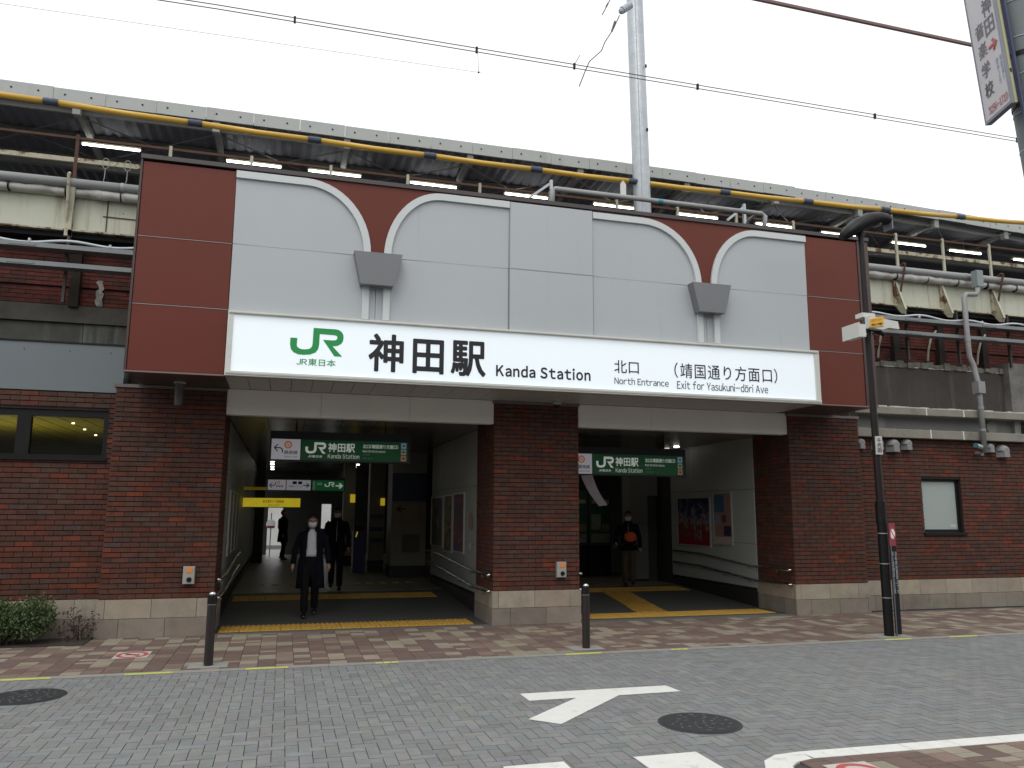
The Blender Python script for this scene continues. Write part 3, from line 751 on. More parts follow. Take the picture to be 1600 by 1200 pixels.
# grey panels: upper ones follow the arch
def grey_up(o_, xs, name='cladding_panel'):
    pts = [(x, z - .02) for x, z in o_] + [(xs, 5.556)]
    poly_panel(pts, Yf - .004, Yf + .03, M_GREY, name)
grey_up(o1, -.88); grey_up(o2, 3.20); grey_up(o3, 4.615); grey_up(o4, 8.615)
for a, b in ((-.88, 1.155), (1.16, 3.20), (4.615, 6.63), (6.635, 8.615)):
    MB().bbox(a, b, Yf - .004, Yf + .03, 4.56, 5.547, .003).build('cladding_panel', M_GREY, fs)
MB().bbox(3.215, 4.60, Yf - .035, Yf + .03, 5.553, 6.64, .003).build('cladding_panel', M_GREY, fs, label='raised grey panel in the middle of the fascia, upper')
MB().bbox(3.215, 4.60, Yf - .035, Yf + .03, 4.56, 5.543, .003).build('cladding_panel', M_GREY, fs, label='raised grey panel in the middle of the fascia, lower')
for cx in (1.16, 6.65):
    MB().prism([(cx - .35, 5.555), (cx + .36, 5.555), (cx + .235, 5.065), (cx - .24, 5.065)], Yf - .19, Yf - .006).build('capital', M_CAP, fs)
    for dx in (-.20, .105):
        MB().box(cx + dx, cx + dx + .10, Yf - .05, Yf - .006, 4.575, 5.068).build('pilaster_strip', M_ARCH, fs)
M_JT = mat('pale_joint_trim', (.36, .36, .36), .4)
for xa, xb, zz in ((-2.13, -.885, 5.548), (-2.13, -.885, 4.583), (8.62, 9.71, 5.548), (8.62, 9.71, 4.583), (-.88, .80, 5.549), (1.53, 3.20, 5.549), (4.61, 6.28, 5.549), (7.02, 8.615, 5.549)):
    MB().box(xa + .004, xb - .004, Yf - .0055, Yf + .01, zz - .004, zz + .003).build('joint_trim', M_JT, fs)
MB().box(3.215, 4.60, Yf - .037, Yf - .02, 5.545, 5.551).build('joint_trim', M_JT, fs)
MB().box(3.205, 3.212, Yf - .02, Yf + .01, 4.56, 6.64).build('joint_trim', M_JT, fs)
# soffit
x = -.88
k = 0
while x < 8.7:
    MB().box(x + .004, min(x + .30, 8.72) - .004, Yf - .05, 12.745, 3.640, 3.66).build('soffit_panel', M_SOFF, fs); x += .30
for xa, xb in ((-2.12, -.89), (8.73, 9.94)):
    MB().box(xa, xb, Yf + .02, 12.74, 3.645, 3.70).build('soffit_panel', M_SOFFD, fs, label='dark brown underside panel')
# white beams over the openings
for xa, xb, lb in ((-.915, 3.305, 'white panelled beam above the wide left entrance'), (4.805, 8.945, 'white panelled beam above the right entrance')):
    t = thing('entrance_beam', ((xa + xb) / 2, 12.8, 3.24), lb, 'beam', 'white beams over the entrances')
    for k in range(3):
        a = xa + (xb - xa) * k / 3; b = xa + (xb - xa) * (k + 1) / 3
        MB().box(a + .002, b - .002, 12.765, 12.95, 3.245, 3.637).build('beam_panel', M_BEAM, t)
# pipe stub and dome camera under the fascia
t = thing('spotlight', (-1.55, 12.3, 3.3), 'dark tubular lamp hanging from the fascia over the left pier', 'spotlight')
MB().tube([(-1.55, 12.35, 3.64), (-1.55, 12.35, 3.62)], .085, 16).build('base_plate', M_SOFF, t)
MB().tube([(-1.55, 12.35, 3.62), (-1.55, 12.35, 3.36), (-1.55, 12.35, 3.30)], [.06, .06, .052], 16, ).build('tube_body', mat('tube_brown', (.10, .085, .08), .5), t)
t = thing('dome_camera', (4.4, 12.4, 3.5), 'small dome camera under the fascia before the central pier', 'camera')
MB().tube([(4.33, 12.5, 3.64), (4.33, 12.5, 3.60), (4.33, 12.5, 3.575)], [.06, .075, .07], 18).build('housing', M_SOFF, t)
MB().ball((4.33, 12.5, 3.575), .062, 16, 8).build('lens_dome', M_BLACK, t, smooth=True)

# ================================================================== MAIN SIGN
sg = thing('station_sign', (4, 11.46, 3.65), 'long lit white station sign board with green and black lettering', 'sign')
Ys = 11.44
MB().box(-.80, 8.63, Ys + .02, Ys + .08, 3.70, 4.50).build('sign_face', M_SIGN, sg)
fr_ = MB()
fr_.box(-.875, 8.715, Ys - .012, Yf - .006, 4.50, 4.555).box(-.875, 8.715, Ys - .02, Yf - .006, 3.635, 3.70).box(-.875, -.80, Ys - .012, Yf - .006, 3.70, 4.50).box(8.63, 8.715, Ys - .012, Yf - .006, 3.70, 4.50)
fr_.build('frame', M_WFRAME, sg)
MB().box(-.86, 8.70, Ys - .03, Ys - .021, 3.655, 3.675).box(-.86, 8.70, Ys - .026, Ys - .0125, 4.515, 4.530).build('frame_bead', mat('bead_grey', (.40, .40, .37), .5), sg)
YT = Ys + .016
put_jr(-.025, .715, 3.985, 4.385, YT, M_GREEN, sg)
fit_text('lettering', 'JR東日本', .075, .615, 3.835, 3.935, YT, M_GREEN, sg, bold=.012)
fit_text('lettering', '神田駅', 1.09, 2.82, 3.81, 4.35, YT, M_INK, sg, bold=.026, track=.12)
fit_text('lettering', 'Kanda Station', 3.0, 4.52, 3.83, 4.005, YT, M_INK, sg, bold=.030, track=.09)
fit_text('lettering', '北口', 4.93, 5.35, 3.98, 4.185, YT, M_INK, sg, bold=.006)
fit_text('lettering', '(靖国通り方面口)', 5.98, 7.89, 3.955, 4.205, YT, M_INK, sg, bold=.006, track=.06)
fit_text('lettering', 'North Entrance', 4.93, 5.87, 3.80, 3.912, YT, M_INK, sg, bold=.005)
fit_text('lettering', 'Exit for Yasukuni-dōri Ave', 6.02, 7.70, 3.775, 3.912, YT, M_INK, sg, bold=.004)

# ================================================================== STATION HALL
def fl_z(y): return 0 if y < 13.9 else (.15 if y > 17.2 else .15 * (y - 13.9) / 3.3)
fm = MB(); ys = [12.86, 13.9, 17.2, 36]
flo = MB()
for a, b in zip(ys, ys[1:]):
    za, zb = fl_z(a), fl_z(b); v = [(-1.0, a, za), (9.2, a, za), (9.2, b, zb), (-1.0, b, zb), (-1.0, a, -.08), (9.2, a, -.08), (9.2, b, -.08), (-1.0, b, -.08)]
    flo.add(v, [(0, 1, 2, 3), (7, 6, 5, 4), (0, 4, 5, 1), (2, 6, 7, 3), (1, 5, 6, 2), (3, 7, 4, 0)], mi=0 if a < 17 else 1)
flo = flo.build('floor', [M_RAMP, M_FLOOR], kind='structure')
me = unit_box('floor_tile', M_FLOOR)
for ix in range(17):
    for iy in range(16):
        x = -.9 + ix * .6; y = 17.3 + iy * .6
        o = bpy.data.objects.new('floor_tile', me); o.location = (x + .3, y + .3, .15); o.scale = (.594, .594, .008); link(o, flo)
# tactile tiles
def tact_mesh(kind):
    m = MB().box(-.147, .147, -.147, .147, -.004, .004)
    if kind == 'bar':
        for k in range(4): m.box(-.115 + k * .0767 - .016, -.115 + k * .0767 + .016, -.140, .140, .004, .015)
    else:
        for i in range(5):
            for j in range(5):
                x, y = -.115 + i * .0575, -.115 + j * .0575
                m.add([(x - .016, y - .016, .004), (x + .016, y - .016, .004), (x + .016, y + .016, .004), (x - .016, y + .016, .004), (x - .009, y - .009, .009), (x + .009, y - .009, .009), (x + .009, y + .009, .009), (x - .009, y + .009, .009)],
                      [(4, 5, 6, 7), (0, 1, 5, 4), (1, 2, 6, 5), (2, 3, 7, 6), (3, 0, 4, 7)])
    return m.mesh('tactile_tile', M_YELT)
tbar, tdot = tact_mesh('bar'), tact_mesh('dot')
def tact(me, x, y, rz=0, sc=1):
    o = bpy.data.objects.new('tactile_tile', me); o.location = (x, y, fl_z(y) + .008); o.rotation_euler = (math.atan(.15 / 3.3) if 13.9 < y < 17.2 else 0, 0, rz); o.scale = (sc, sc, 1); link(o, flo)
for k in range(13):
    for r_ in range(2): tact(tbar, -.70 + k * .3, 13.06 + r_ * .3)
for k in range(13):
    for r_ in range(2): tact(tdot, -.70 + k * .3, 16.35 + r_ * .3)
for k in range(13): tact(tdot, -.70 + k * .3, 18.99, sc=.5)
for k in range(13):
    for r_ in range(2): tact(tdot, 4.98 + k * .3, 13.20 + r_ * .3)
a_ = Vector((6.55, 13.65)); b_ = Vector((6.95, 16.3)); n_ = 9; rz = -math.atan2(b_.x - a_.x, b_.y - a_.y)
for k in range(n_):
    p = a_.lerp(b_, (k + .5) / n_)
    for s_ in (-.15, .15): tact(tbar, p.x + s_ * math.cos(rz), p.y + s_ * math.sin(rz), rz)
for k in range(13):
    for r_ in range(2): tact(tdot, 4.98 + k * .3, 16.42 + r_ * .3)

# ceilings
cl = MB().box(-1.0, 9.2, 12.955, 36, 3.33, 3.6).build('ceiling', M_DARK, kind='structure')
for ix in range(17):
    for iy in range(10):
        y0 = 12.96 + iy * 1.2
        if y0 > 24.5: continue
        MB_ = None
        o = bpy.data.objects.new('ceiling_panel', unit_box('ceiling_panel', M_CEIL)); o.location = (-.92 + ix * .6 + .3, y0 + .6, 3.305); o.scale = (.592, 1.19, .03); link(o, cl)
MB().box(-1.0, 9.2, 24.97, 36, 3.29, 3.33).build('ceiling_panel', M_CEIL, cl)

def hall_wall(xw, side, y0, y1, label_sk, joints=(2.27, 1.20), step=1.25, ztop=3.29, pan=True):
    """wall with its face at X=xw, looking `side`; panels built as parts"""
    w_ = MB().box(xw - side * .03, xw - side * .13, y0, y1, 0, 3.33).build('wall', M_DARK, kind='structure')
    lev = [.36] + sorted(joints) + [ztop]
    y = y0
    while y < y1 - .05:
        yb = min(y + step, y1)
        for za, zb in zip(lev, lev[1:]):
            MB().box(xw - side * .03, xw, y + .004, yb - .004, za + .004, zb - .004).build('wall_panel', M_WALLP, w_)
        y = yb
    s_ = MB().prism([(y0, -.01), (y1, -.01), (y1, .30), (y0, .30)], xw - side * .025, xw + side * .01, axis='X'); s_.build('skirting', M_SKIRT, w_)
    return w_
wr = hall_wall(3.38, -1, 13.96, 18.85, '')
wr2 = hall_wall(8.92, -1, 13.92, 17.45, '')
wl = hall_wall(-.93, 1, 13.96, 30, '', step=2.5)
wc = hall_wall(4.75, 1, 13.96, 18.85, '', step=2.5)
MB().box(3.41, 4.72, 18.75, 18.85, 0, 3.33).build('wall', M_WALLP, kind='structure')
# end wall of the hall with openings to the far street
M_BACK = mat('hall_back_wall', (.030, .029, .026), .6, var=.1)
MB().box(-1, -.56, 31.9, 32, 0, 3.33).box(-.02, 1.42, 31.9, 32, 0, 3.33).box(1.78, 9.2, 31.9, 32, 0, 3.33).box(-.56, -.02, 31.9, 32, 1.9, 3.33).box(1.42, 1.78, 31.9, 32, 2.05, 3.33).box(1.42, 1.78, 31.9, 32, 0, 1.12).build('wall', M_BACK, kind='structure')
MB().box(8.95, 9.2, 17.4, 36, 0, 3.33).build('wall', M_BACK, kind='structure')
MB().box(-4, 6, 44, 44.4, 0, 2.2).build('low_street_wall', mat('far_wall_paint', (.5, .5, .48), .8), label='pale low wall across the far street beyond the hall', cat='wall')
t = thing('round_road_sign', (-.30, 31.0, 1.0), 'round red and white sign at the far exit of the hall', 'sign')
MB().tube([(-.42, 31.0, .15), (-.42, 31.0, 1.7)], .02, 8).build('post', M_PIPE, t)
MB().disc((-.42, 1.30), .17, 30.96, 30.98, 24).build('disc', mat('disc_white', (.7, .7, .72), .5, emit=.15), t)
MB().box(-.56, -.28, 30.95, 30.96, 1.15, 1.24).build('red_band', M_STR, t)

# hall pillars
def pillar(x0, x1, y0, y1, m, label, name='hall_pillar', base=.3, z1=3.29):
    t = thing(name, ((x0 + x1) / 2, (y0 + y1) / 2, .15), label, 'pillar', 'pillars standing in the hall')
    MB().box(x0, x1, y0, y1, .15 + base, 1.55).build('shaft_panel', m, t); MB().box(x0, x1, y0, y1, 1.556, z1).build('shaft_panel', m, t)
    MB().box(x0 - .01, x1 + .01, y0 - .01, y1 + .01, .15, .148 + base).build('base', M_SKIRT, t); return t
M_PIL = mat('beige_pillar', (.20, .185, .15), .5, var=.05)
p1 = pillar(2.62, 3.50, 20.3, 21.2, M_PIL, 'beige square pillar with notices at the end of the left wall')
MB().box(2.70, 3.42, 20.285, 20.30, 1.50, 1.98).build('notice_panel', mat('notice_panel', (.22, .17, .11), .6, var=.15, ns=4), p1)
put_text('lettering', '←', (2.74, 20.28, 1.78), (1, 0, 0), (0, 0, 1), .22, .15, M_INK, p1, bold=.03)
MB().box(2.90, 3.35, 20.285, 20.30, .78, 1.22).build('notice_panel', mat('notice_dark', (.09, .085, .07), .6, var=.2, ns=6), p1)
MB().box(2.62, 3.50, 20.27, 20.30, 2.05, 2.75).build('header_panel', mat('header_navy', (.02, .03, .06), .4), p1)
p2 = pillar(2.30, 2.72, 22.6, 23.1, M_PIL, 'thin beige pillar with blue stripes behind the square one')
for z in (1.25, 1.6, .95): MB().box(2.33, 2.69, 22.58, 22.6, z, z + .1).build('stripe', mat('blue_stripe', (.03, .05, .14), .5), p2)
MB().box(2.60, 2.72, 22.57, 22.6, 1.95, 2.15).build('yellow_plate', mat('lit_yellow', (.8, .6, .03), .5, emit=.35), p2)
p3 = pillar(1.75, 2.1, 25.0, 25.4, M_PIL, 'slender pillar farther back in the hall beside the blue cabinet')
MB().box(1.95, 2.1, 24.97, 25.0, 2.05, 2.3).build('yellow_plate', MATS['lit_yellow'], p3)
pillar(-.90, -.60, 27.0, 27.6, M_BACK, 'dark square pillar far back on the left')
t = thing('vending_cabinet', (2.05, 22.4, .15), 'narrow blue cabinet standing beside the thin pillar', 'cabinet')
MB().box(1.86, 2.18, 22.2, 22.7, .16, 1.25).build('body', mat('cabinet_blue', (.02, .035, .16), .4, var=.1), t)
MB().box(1.88, 2.12, 22.35, 22.6, 1.25, 1.42).build('top', M_BLACK, t)
MB().beam((1.92, 22.19, 1.10), (1.96, 22.19, 1.24), .03, .005).build('yellow_tag', MATS['lit_yellow'], t)

# posters
def poster_mat(name, cols, sc=3.5, seed=0.):
    m = bpy.data.materials.new(name); m.use_nodes = True; t = m.node_tree; n = t.nodes; L = t.links; b = n['Principled BSDF']; b.inputs['Roughness'].default_value = .5; b.inputs['Specular IOR Level'].default_value = .15
    g_ = n.new('ShaderNodeNewGeometry'); mp = n.new('ShaderNodeMapping'); mp.inputs['Location'].default_value = (seed, seed, seed); L.new(g_.outputs['Position'], mp.inputs['Vector'])
    no = n.new('ShaderNodeTexNoise'); no.inputs['Scale'].default_value = sc; no.inputs['Detail'].default_value = 6; no.inputs['Distortion'].default_value = .8; L.new(mp.outputs[0], no.inputs['Vector'])
    cr = n.new('ShaderNodeValToRGB'); L.new(no.outputs['Fac'], cr.inputs[0]); e = cr.color_ramp.elements; k = len(cols)
    while len(e) < k: e.new(.5)
    for i, c_ in enumerate(cols): e[i].position = .3 + .4 * i / (k - 1); e[i].color = (*c_, 1)
    L.new(cr.outputs[0], b.inputs['Base Color']); return m
M_PFR = mat('poster_frame', (.50, .50, .46), .35, metal=.5, var=.04)
def wall_poster(xw, side, y0, y1, z0, z1, m, label, extras=()):
    t = thing('framed_poster', (xw, (y0 + y1) / 2, z0), label, 'poster', None)
    f = MB(); e = .03; xa, xb = xw, xw + side * .03
    f.box(xa, xb, y0, y1, z0, z0 + e).box(xa, xb, y0, y1, z1 - e, z1).box(xa, xb, y0, y0 + e, z0 + e, z1 - e).box(xa, xb, y1 - e, y1, z0 + e, z1 - e); f.build('frame', M_PFR, t)
    MB().box(xa, xa + side * .012, y0 + e, y1 - e, z0 + e, z1 - e).build('sheet', m, t)
    for (a, b, c_, d, mm) in extras: MB().box(xa + side * .010, xa + side * .016, a, b, c_, d).build('printed_block', mm, t)
pk = lambda a, *c_: mat(a, *c_)
wall_poster(3.38, -1, 17.35, 18.78, 1.02, 2.13, poster_mat('poster_yellow_flower', [(.02, .02, .03), (.05, .06, .07), (.10, .09, .05), (.45, .35, .03)], 2.2), 'poster with yellow shapes on dark at the inner end of the wall',)
wall_poster(3.38, -1, 16.35, 17.25, .95, 2.15, poster_mat('poster_dark_mixed', [(.02, .02, .02), (.10, .07, .04), (.30, .24, .05), (.05, .05, .10)], 5, 3), 'dark poster with small yellow spots in the middle of the row')
wall_poster(3.38, -1, 15.20, 16.25, .99, 2.17, poster_mat('poster_red_grey', [(.05, .05, .08), (.12, .10, .14), (.22, .05, .05), (.26, .22, .20)], 4, 7), 'grey and red poster nearest the central pier')
t = MB().disc((14.62, 1.62), .16, 3.355, 3.36, 24, 'X').build('round_notice', mat('bronze_notice', (.32, .22, .13), .5, var=.2, ns=12), label='small tan oval notice on the wall by the central pier', cat='notice')
MB().box(3.352, 3.36, 14.52, 14.72, 1.12, 1.22).build('small_label', mat('pale_sticker', (.5, .52, .5)), label='small pale label under the tan oval notice', cat='notice')
wall_poster(8.92, -1, 15.60, 17.12, 1.06, 2.15, poster_mat('poster_blossom', [(.02, .03, .10), (.10, .11, .22), (.35, .30, .30), (.30, .14, .06), (.45, .03, .03)], 2.6, 2), 'wide framed poster of blossom and red leaves on the right wall')
pr2 = (.30, .17, .14)
wall_poster(8.92, -1, 14.72, 15.48, 1.12, 2.23, mat('poster_salmon', pr2, .4, var=.1), 'narrow salmon framed poster nearest the right pier',
            ((15.02, 15.42, 1.82, 2.17, mat('pp_blue', (.04, .12, .20), .4, var=.3, ns=8)), (15.2, 15.42, 1.55, 1.78, mat('pp_grey', (.22, .22, .28), .4, var=.2)), (14.76, 15.06, 1.33, 1.53, mat('pp_dark', (.03, .03, .06), .4)),
             (14.95, 15.12, 1.60, 1.75, mat('pp_purple', (.10, .05, .12), .4)), (14.78, 15.42, 1.16, 1.30, mat('pp_pale', (.40, .34, .31), .4))))
for k in range(3):
    wall_poster(-.93, 1, 15.0 + k * 1.0, 15.9 + k * 1.0, 1.0, 2.15, poster_mat('poster_grey_%s' % 'abc'[k], [(.2, .2, .19), (.32, .33, .32), (.12, .13, .13)], 3, k * 4), ('pale framed poster nearest the left pier', 'pale framed poster in the middle of the left hall wall', 'pale framed poster deepest on the left hall wall')[k])

pm_ = MATS.get('x') or bpy.data.materials['poster_blossom']; t_ = pm_.node_tree; cr_ = [n_ for n_ in t_.nodes if n_.type == 'VALTORGB'][0]; no_ = [n_ for n_ in t_.nodes if n_.type == 'TEX_NOISE'][0]; no_.inputs['Scale'].default_value = 7
sx_ = t_.nodes.new('ShaderNodeSeparateXYZ'); g2 = t_.nodes.new('ShaderNodeNewGeometry'); t_.links.new(g2.outputs['Position'], sx_.inputs[0])
mr = t_.nodes.new('ShaderNodeMapRange'); mr.inputs['From Min'].default_value = 1.05; mr.inputs['From Max'].default_value = 2.15; mr.inputs['To Min'].default_value = .80; mr.inputs['To Max'].default_value = .20; t_.links.new(sx_.outputs['Z'], mr.inputs['Value'])
m3 = t_.nodes.new('ShaderNodeMath'); m3.operation = 'MULTIPLY_ADD'; t_.links.new(no_.outputs['Fac'], m3.inputs[0]); m3.inputs[1].default_value = .9; m3.inputs[2].default_value = -.45
m4 = t_.nodes.new('ShaderNodeMath'); m4.operation = 'ADD'; t_.links.new(m3.outputs[0], m4.inputs[0]); t_.links.new(mr.outputs[0], m4.inputs[1]); t_.links.new(m4.outputs[0], cr_.inputs[0])
for e_, c_ in zip(cr_.color_ramp.elements, ((.02, .025, .07), (.08, .085, .16), (.26, .21, .19), (.13, .06, .04), (.22, .012, .012))): e_.color = (*c_, 1)
# handrails
def handrail(xw, side, y1, label, z=(.78, .52)):
    t = thing('handrail', (xw, 13.0, .5), label, 'handrail', 'double handrails beside the ramps')
    x = xw + side * .075
    for z0 in z:
        pts = [(xw + side * .0, 12.83, z0 + .0), (x - side * .02, 12.81, z0), (x, 12.85, z0), (x, 14.0, z0), (x, y1 - 1.3, z0 + .13), (x, y1, z0 + .14)]
        o = MB().tube(pts, .024, 12).build('rail', M_CHROME, t, smooth=True)
        y = 13.2
        while y < y1:
            zz = z0 + (0 if y < 14 else min(.13, .13 * (y - 14) / max(.1, y1 - 1.3 - 14)))
            MB().tube([(x, y, zz - .015), (x, y, zz - .06), (xw, y, zz - .07)], .009, 8).build('bracket', M_CHROME, t); y += .95
handrail(3.31, -1, 18.6, 'double handrail on the wall left of the central pier')
handrail(8.95, -1, 17.3, 'double handrail on the wall beside the right pier')
handrail(-.92, 1, 18.0, 'double handrail beside the left brick pier')
handrail(4.80, 1, 18.0, 'double handrail on the right flank of the central pier')

# hanging direction signs
M_HSG = mat('hanging_sign_green', (.006, .085, .026), .4, var=.03, emit=.10)
M_HSW = mat('hanging_sign_white', (.50, .50, .55), .4, var=.03, emit=.25)
M_HWT = mat('hanging_sign_white_ink', (.70, .75, .70), .4, var=0, emit=.25)
M_HCASE = mat('sign_case', (.012, .014, .02), .4, var=0)
M_ORG = mat('line_symbol_orange', (.75, .22, .02), .4, var=0, emit=.15)
def ringmesh(cx, cz, r0, r1, Y, n=24):
    m_ = MB(); v = []
    for i in range(n):
        a = 2 * math.pi * i / n
        v += [(cx + r1 * math.cos(a), Y, cz + r1 * math.sin(a)), (cx + r0 * math.cos(a), Y, cz + r0 * math.sin(a))]
    m_.add(v, [(2 * i, 2 * i + 1, (2 * i + 3) % (2 * n), (2 * i + 2) % (2 * n)) for i in range(n)]); return m_
def arrow(cx, cz, s_, Y, parent, m=M_INK, mirror=1, down=False):
    a = MB(); q = lambda u, v_: (cx + mirror * u * s_, Y, cz + (-v_ if down else v_) * s_)
    a.beam(q(-.5, .1), q(-.1, .5), .12 * s_ , .002, up=(0, 1, 0)); a.beam(q(-.5, .1), q(-.1, -.3), .12 * s_, .002, up=(0, 1, 0))
    a.beam(q(-.45, .1), q(.2, .1), .13 * s_, .002, up=(0, 1, 0)); a.beam(q(.2, .1), q(.42, -.08), .13 * s_, .002, up=(0, 1, 0)); a.beam(q(.42, -.05), q(.42, -.45), .13 * s_, .002, up=(0, 1, 0))
    return a.build('arrow_symbol', m, parent)
def big_hanging(x0, x1, z0, z1, Y, label):
    t = thing('hanging_sign', ((x0 + x1) / 2, Y, z1), label, 'hanging sign', 'green hanging signs in the hall entrances')
    H = z1 - z0; Wd = x1 - x0
    MB().box(x0 - .03, x1 + .05, Y, Y + .14, z0 - .03, z1 + .14).build('case', M_HCASE, t)
    ws = x0 + Wd * .205
    MB().box(x0, ws, Y - .006, Y, z0, z1).build('white_panel', M_HSW, t)
    MB().box(ws + .02, x1, Y - .006, Y, z0, z1).build('green_panel', M_HSG, t)
    y = Y - .009
    arrow(x0 + .12, z0 + H * .52, H * .42, y - .002, t)
    cx = x0 + Wd * .117; sx = Wd * .117
    ringmesh(x0 + sx, z0 + H * .72, H * .11, H * .19, y).build('line_symbol', M_ORG, t)
    put_text('lettering', 'G', (x0 + sx - H * .045, y, z0 + H * .67), (1, 0, 0), (0, 0, 1), H * .09, H * .1, M_INK, t, bold=.02)
    fit_text('lettering', '銀座線', x0 + Wd * .09, x0 + Wd * .185, z0 + H * .26, z0 + H * .44, y, M_INK, t, bold=.01)
    fit_text('lettering', 'Ginza Line', x0 + Wd * .09, x0 + Wd * .185, z0 + H * .10, z0 + H * .19, y, M_INK, t)
    put_jr(x0 + Wd * .24, x0 + Wd * .39, z0 + H * .32, z0 + H * .88, y, M_HWT, t)
    fit_text('lettering', 'JR東日本', x0 + Wd * .26, x0 + Wd * .365, z0 + H * .12, z0 + H * .24, y, M_HWT, t, bold=.01)
    fit_text('lettering', '神田駅', x0 + Wd * .405, x0 + Wd * .60, z0 + H * .42, z0 + H * .86, y, M_HWT, t, bold=.02)
    fit_text('lettering', 'Kanda Station', x0 + Wd * .405, x0 + Wd * .635, z0 + H * .10, z0 + H * .33, y, M_HWT, t)
    fit_text('lettering', '北口(靖国通り方面口)', x0 + Wd * .66, x0 + Wd * .925, z0 + H * .64, z0 + H * .84, y, M_HWT, t, bold=.01)
    fit_text('lettering', 'North Entrance', x0 + Wd * .66, x0 + Wd * .83, z0 + H * .44, z0 + H * .56, y, M_HWT, t)
    M_DW = mat('dim_green_ink', (.25, .35, .27), .5, var=0)
    fit_text('lettering', '北口检', x0 + Wd * .66, x0 + Wd * .71, z0 + H * .28, z0 + H * .37, y, M_DW, t)
    fit_text('lettering', '북쪽 출구', x0 + Wd * .66, x0 + Wd * .73, z0 + H * .10, z0 + H * .19, y, M_DW, t)
    for k, c_ in enumerate(((.45, .22, .16), (.30, .34, .26), (.28, .42, .62))):
        MB().box(x1 - Wd * .052, x1 - Wd * .012, y - .001, y + .002, z0 + H * (.03 + k * .32), z0 + H * (.31 + k * .32)).build('line_badge', mat('badge_%s' % ('red', 'green', 'blue')[k], c_, .4, emit=.12), t)
        MB().box(x1 - Wd * .040, x1 - Wd * .024, y - .003, y - .001, z0 + H * (.13 + k * .32), z0 + H * (.21 + k * .32)).build('badge_mark', M_INK, t)
    for x in (x0 + .4, x1 - .4): MB().box(x - .015, x + .015, Y + .05, Y + .08, z1 + .14, 3.29).build('hanger', M_BLACK, t)
big_hanging(-.25, 2.09, 2.665, 3.015, 14.2, 'green and white hanging sign in the wide left entrance')
big_hanging(5.12, 7.55, 2.52, 2.90, 14.2, 'green and white hanging sign in the right entrance')
t = thing('hanging_sign', (.45, 18, 2.5), 'small three part hanging sign with arrows deeper in the hall', 'hanging sign')
x0, x1, z0, z1 = -.35, 1.26, 2.235, 2.455; Wd = x1 - x0; y = 17.99
MB().box(x0 - .02, x1 + .02, 18.0, 18.12, z0 - .02, z1 + .05).build('case', M_HCASE, t)
MB().box(x0, x0 + Wd * .23, 17.995, 18.0, z0, z1).box(x0 + Wd * .24, x0 + Wd * .555, 17.995, 18.0, z0, z1).build('white_panel', M_HSW, t)
MB().box(x0 + Wd * .575, x1, 17.995, 18.0, z0, z1).build('green_panel', mat('hanging_sign_green_bright', (.01, .17, .05), .4, emit=.16), t)
arrow(x0 + .10, (z0 + z1) / 2, .13, y, t, down=True)
ringmesh(x0 + .22, z0 + .16, .018, .034, y).build('line_symbol', M_ORG, t)
fit_text('lettering', '銀座線', x0 + .17, x0 + .32, z0 + .06, z0 + .105, y, M_INK, t, bold=.01)
MB().box(x0 + .51, x0 + .60, y - .002, y, z0 + .13, z0 + .19).box(x0 + .63, x0 + .71, y - .002, y, z0 + .13, z0 + .19).build('pictogram', M_INK, t)
fit_text('lettering', '精算所・きっぷ', x0 + .44, x0 + .72, z0 + .06, z0 + .10, y, M_INK, t)
fit_text('lettering', '→', x0 + .74, x0 + .87, z0 + .06, z0 + .15, y, M_INK, t, bold=.03)
put_jr(x0 + Wd * .74, x0 + Wd * .87, z0 + .08, z0 + .185, y, M_HWT, t); fit_text('lettering', '→', x0 + Wd * .89, x1 - .03, z0 + .05, z0 + .16, y, M_HWT, t, bold=.05)
fit_text('lettering', '入口', x0 + Wd * .64, x0 + Wd * .70, z0 + .12, z0 + .17, y, M_HWT, t)
MB().box(x0 + Wd * .585, x0 + Wd * .61, y - .002, y, z0 + .01, z1 - .02).build('line_badge', MATS['badge_green'], t)
t = thing('yellow_sign', (-.25, 20, 2.1), 'wide glowing yellow sign low over the far passage', 'sign')
M_YLIT = mat('yellow_sign_lit', (.75, .58, .03), .5, var=.12, ns=3, emit=.40)
MB().box(-.94, .38, 20.0, 20.12, 1.88, 2.09).build('board', M_YLIT, t)
fit_text('lettering', '東口(東京メトロ銀座線)', -.48, .0, 1.98, 2.045, 19.99, M_INK, t, bold=.005)
fit_text('lettering', 'East Exit', -.35, -.1, 1.91, 1.945, 19.99, M_INK, t)
MB().box(-.94, .38, 20.0, 20.5, 2.29, 2.35).build('upper_trim', mat('yellow_sign_trim', (.50, .38, .02), .4, emit=.08), t)
for k, (x, y, e_, wd_) in enumerate(((1.2, 19.6, 2.2, 2.0), (1.2, 23.5, 3, 2.0), (1.2, 28, 2, 2.0), (6.6, 18.6, 3.0, 1.2))):
    al = bpy.data.lights.new('hall_lamp', 'AREA'); al.shape = 'RECTANGLE'; al.size = wd_; al.size_y = .1; al.energy = e_; al.color = (1, .93, .78)
    ao = bpy.data.objects.new('hall_lamp', al); ao.location = (x, y, 3.27); C.objects.link(ao)
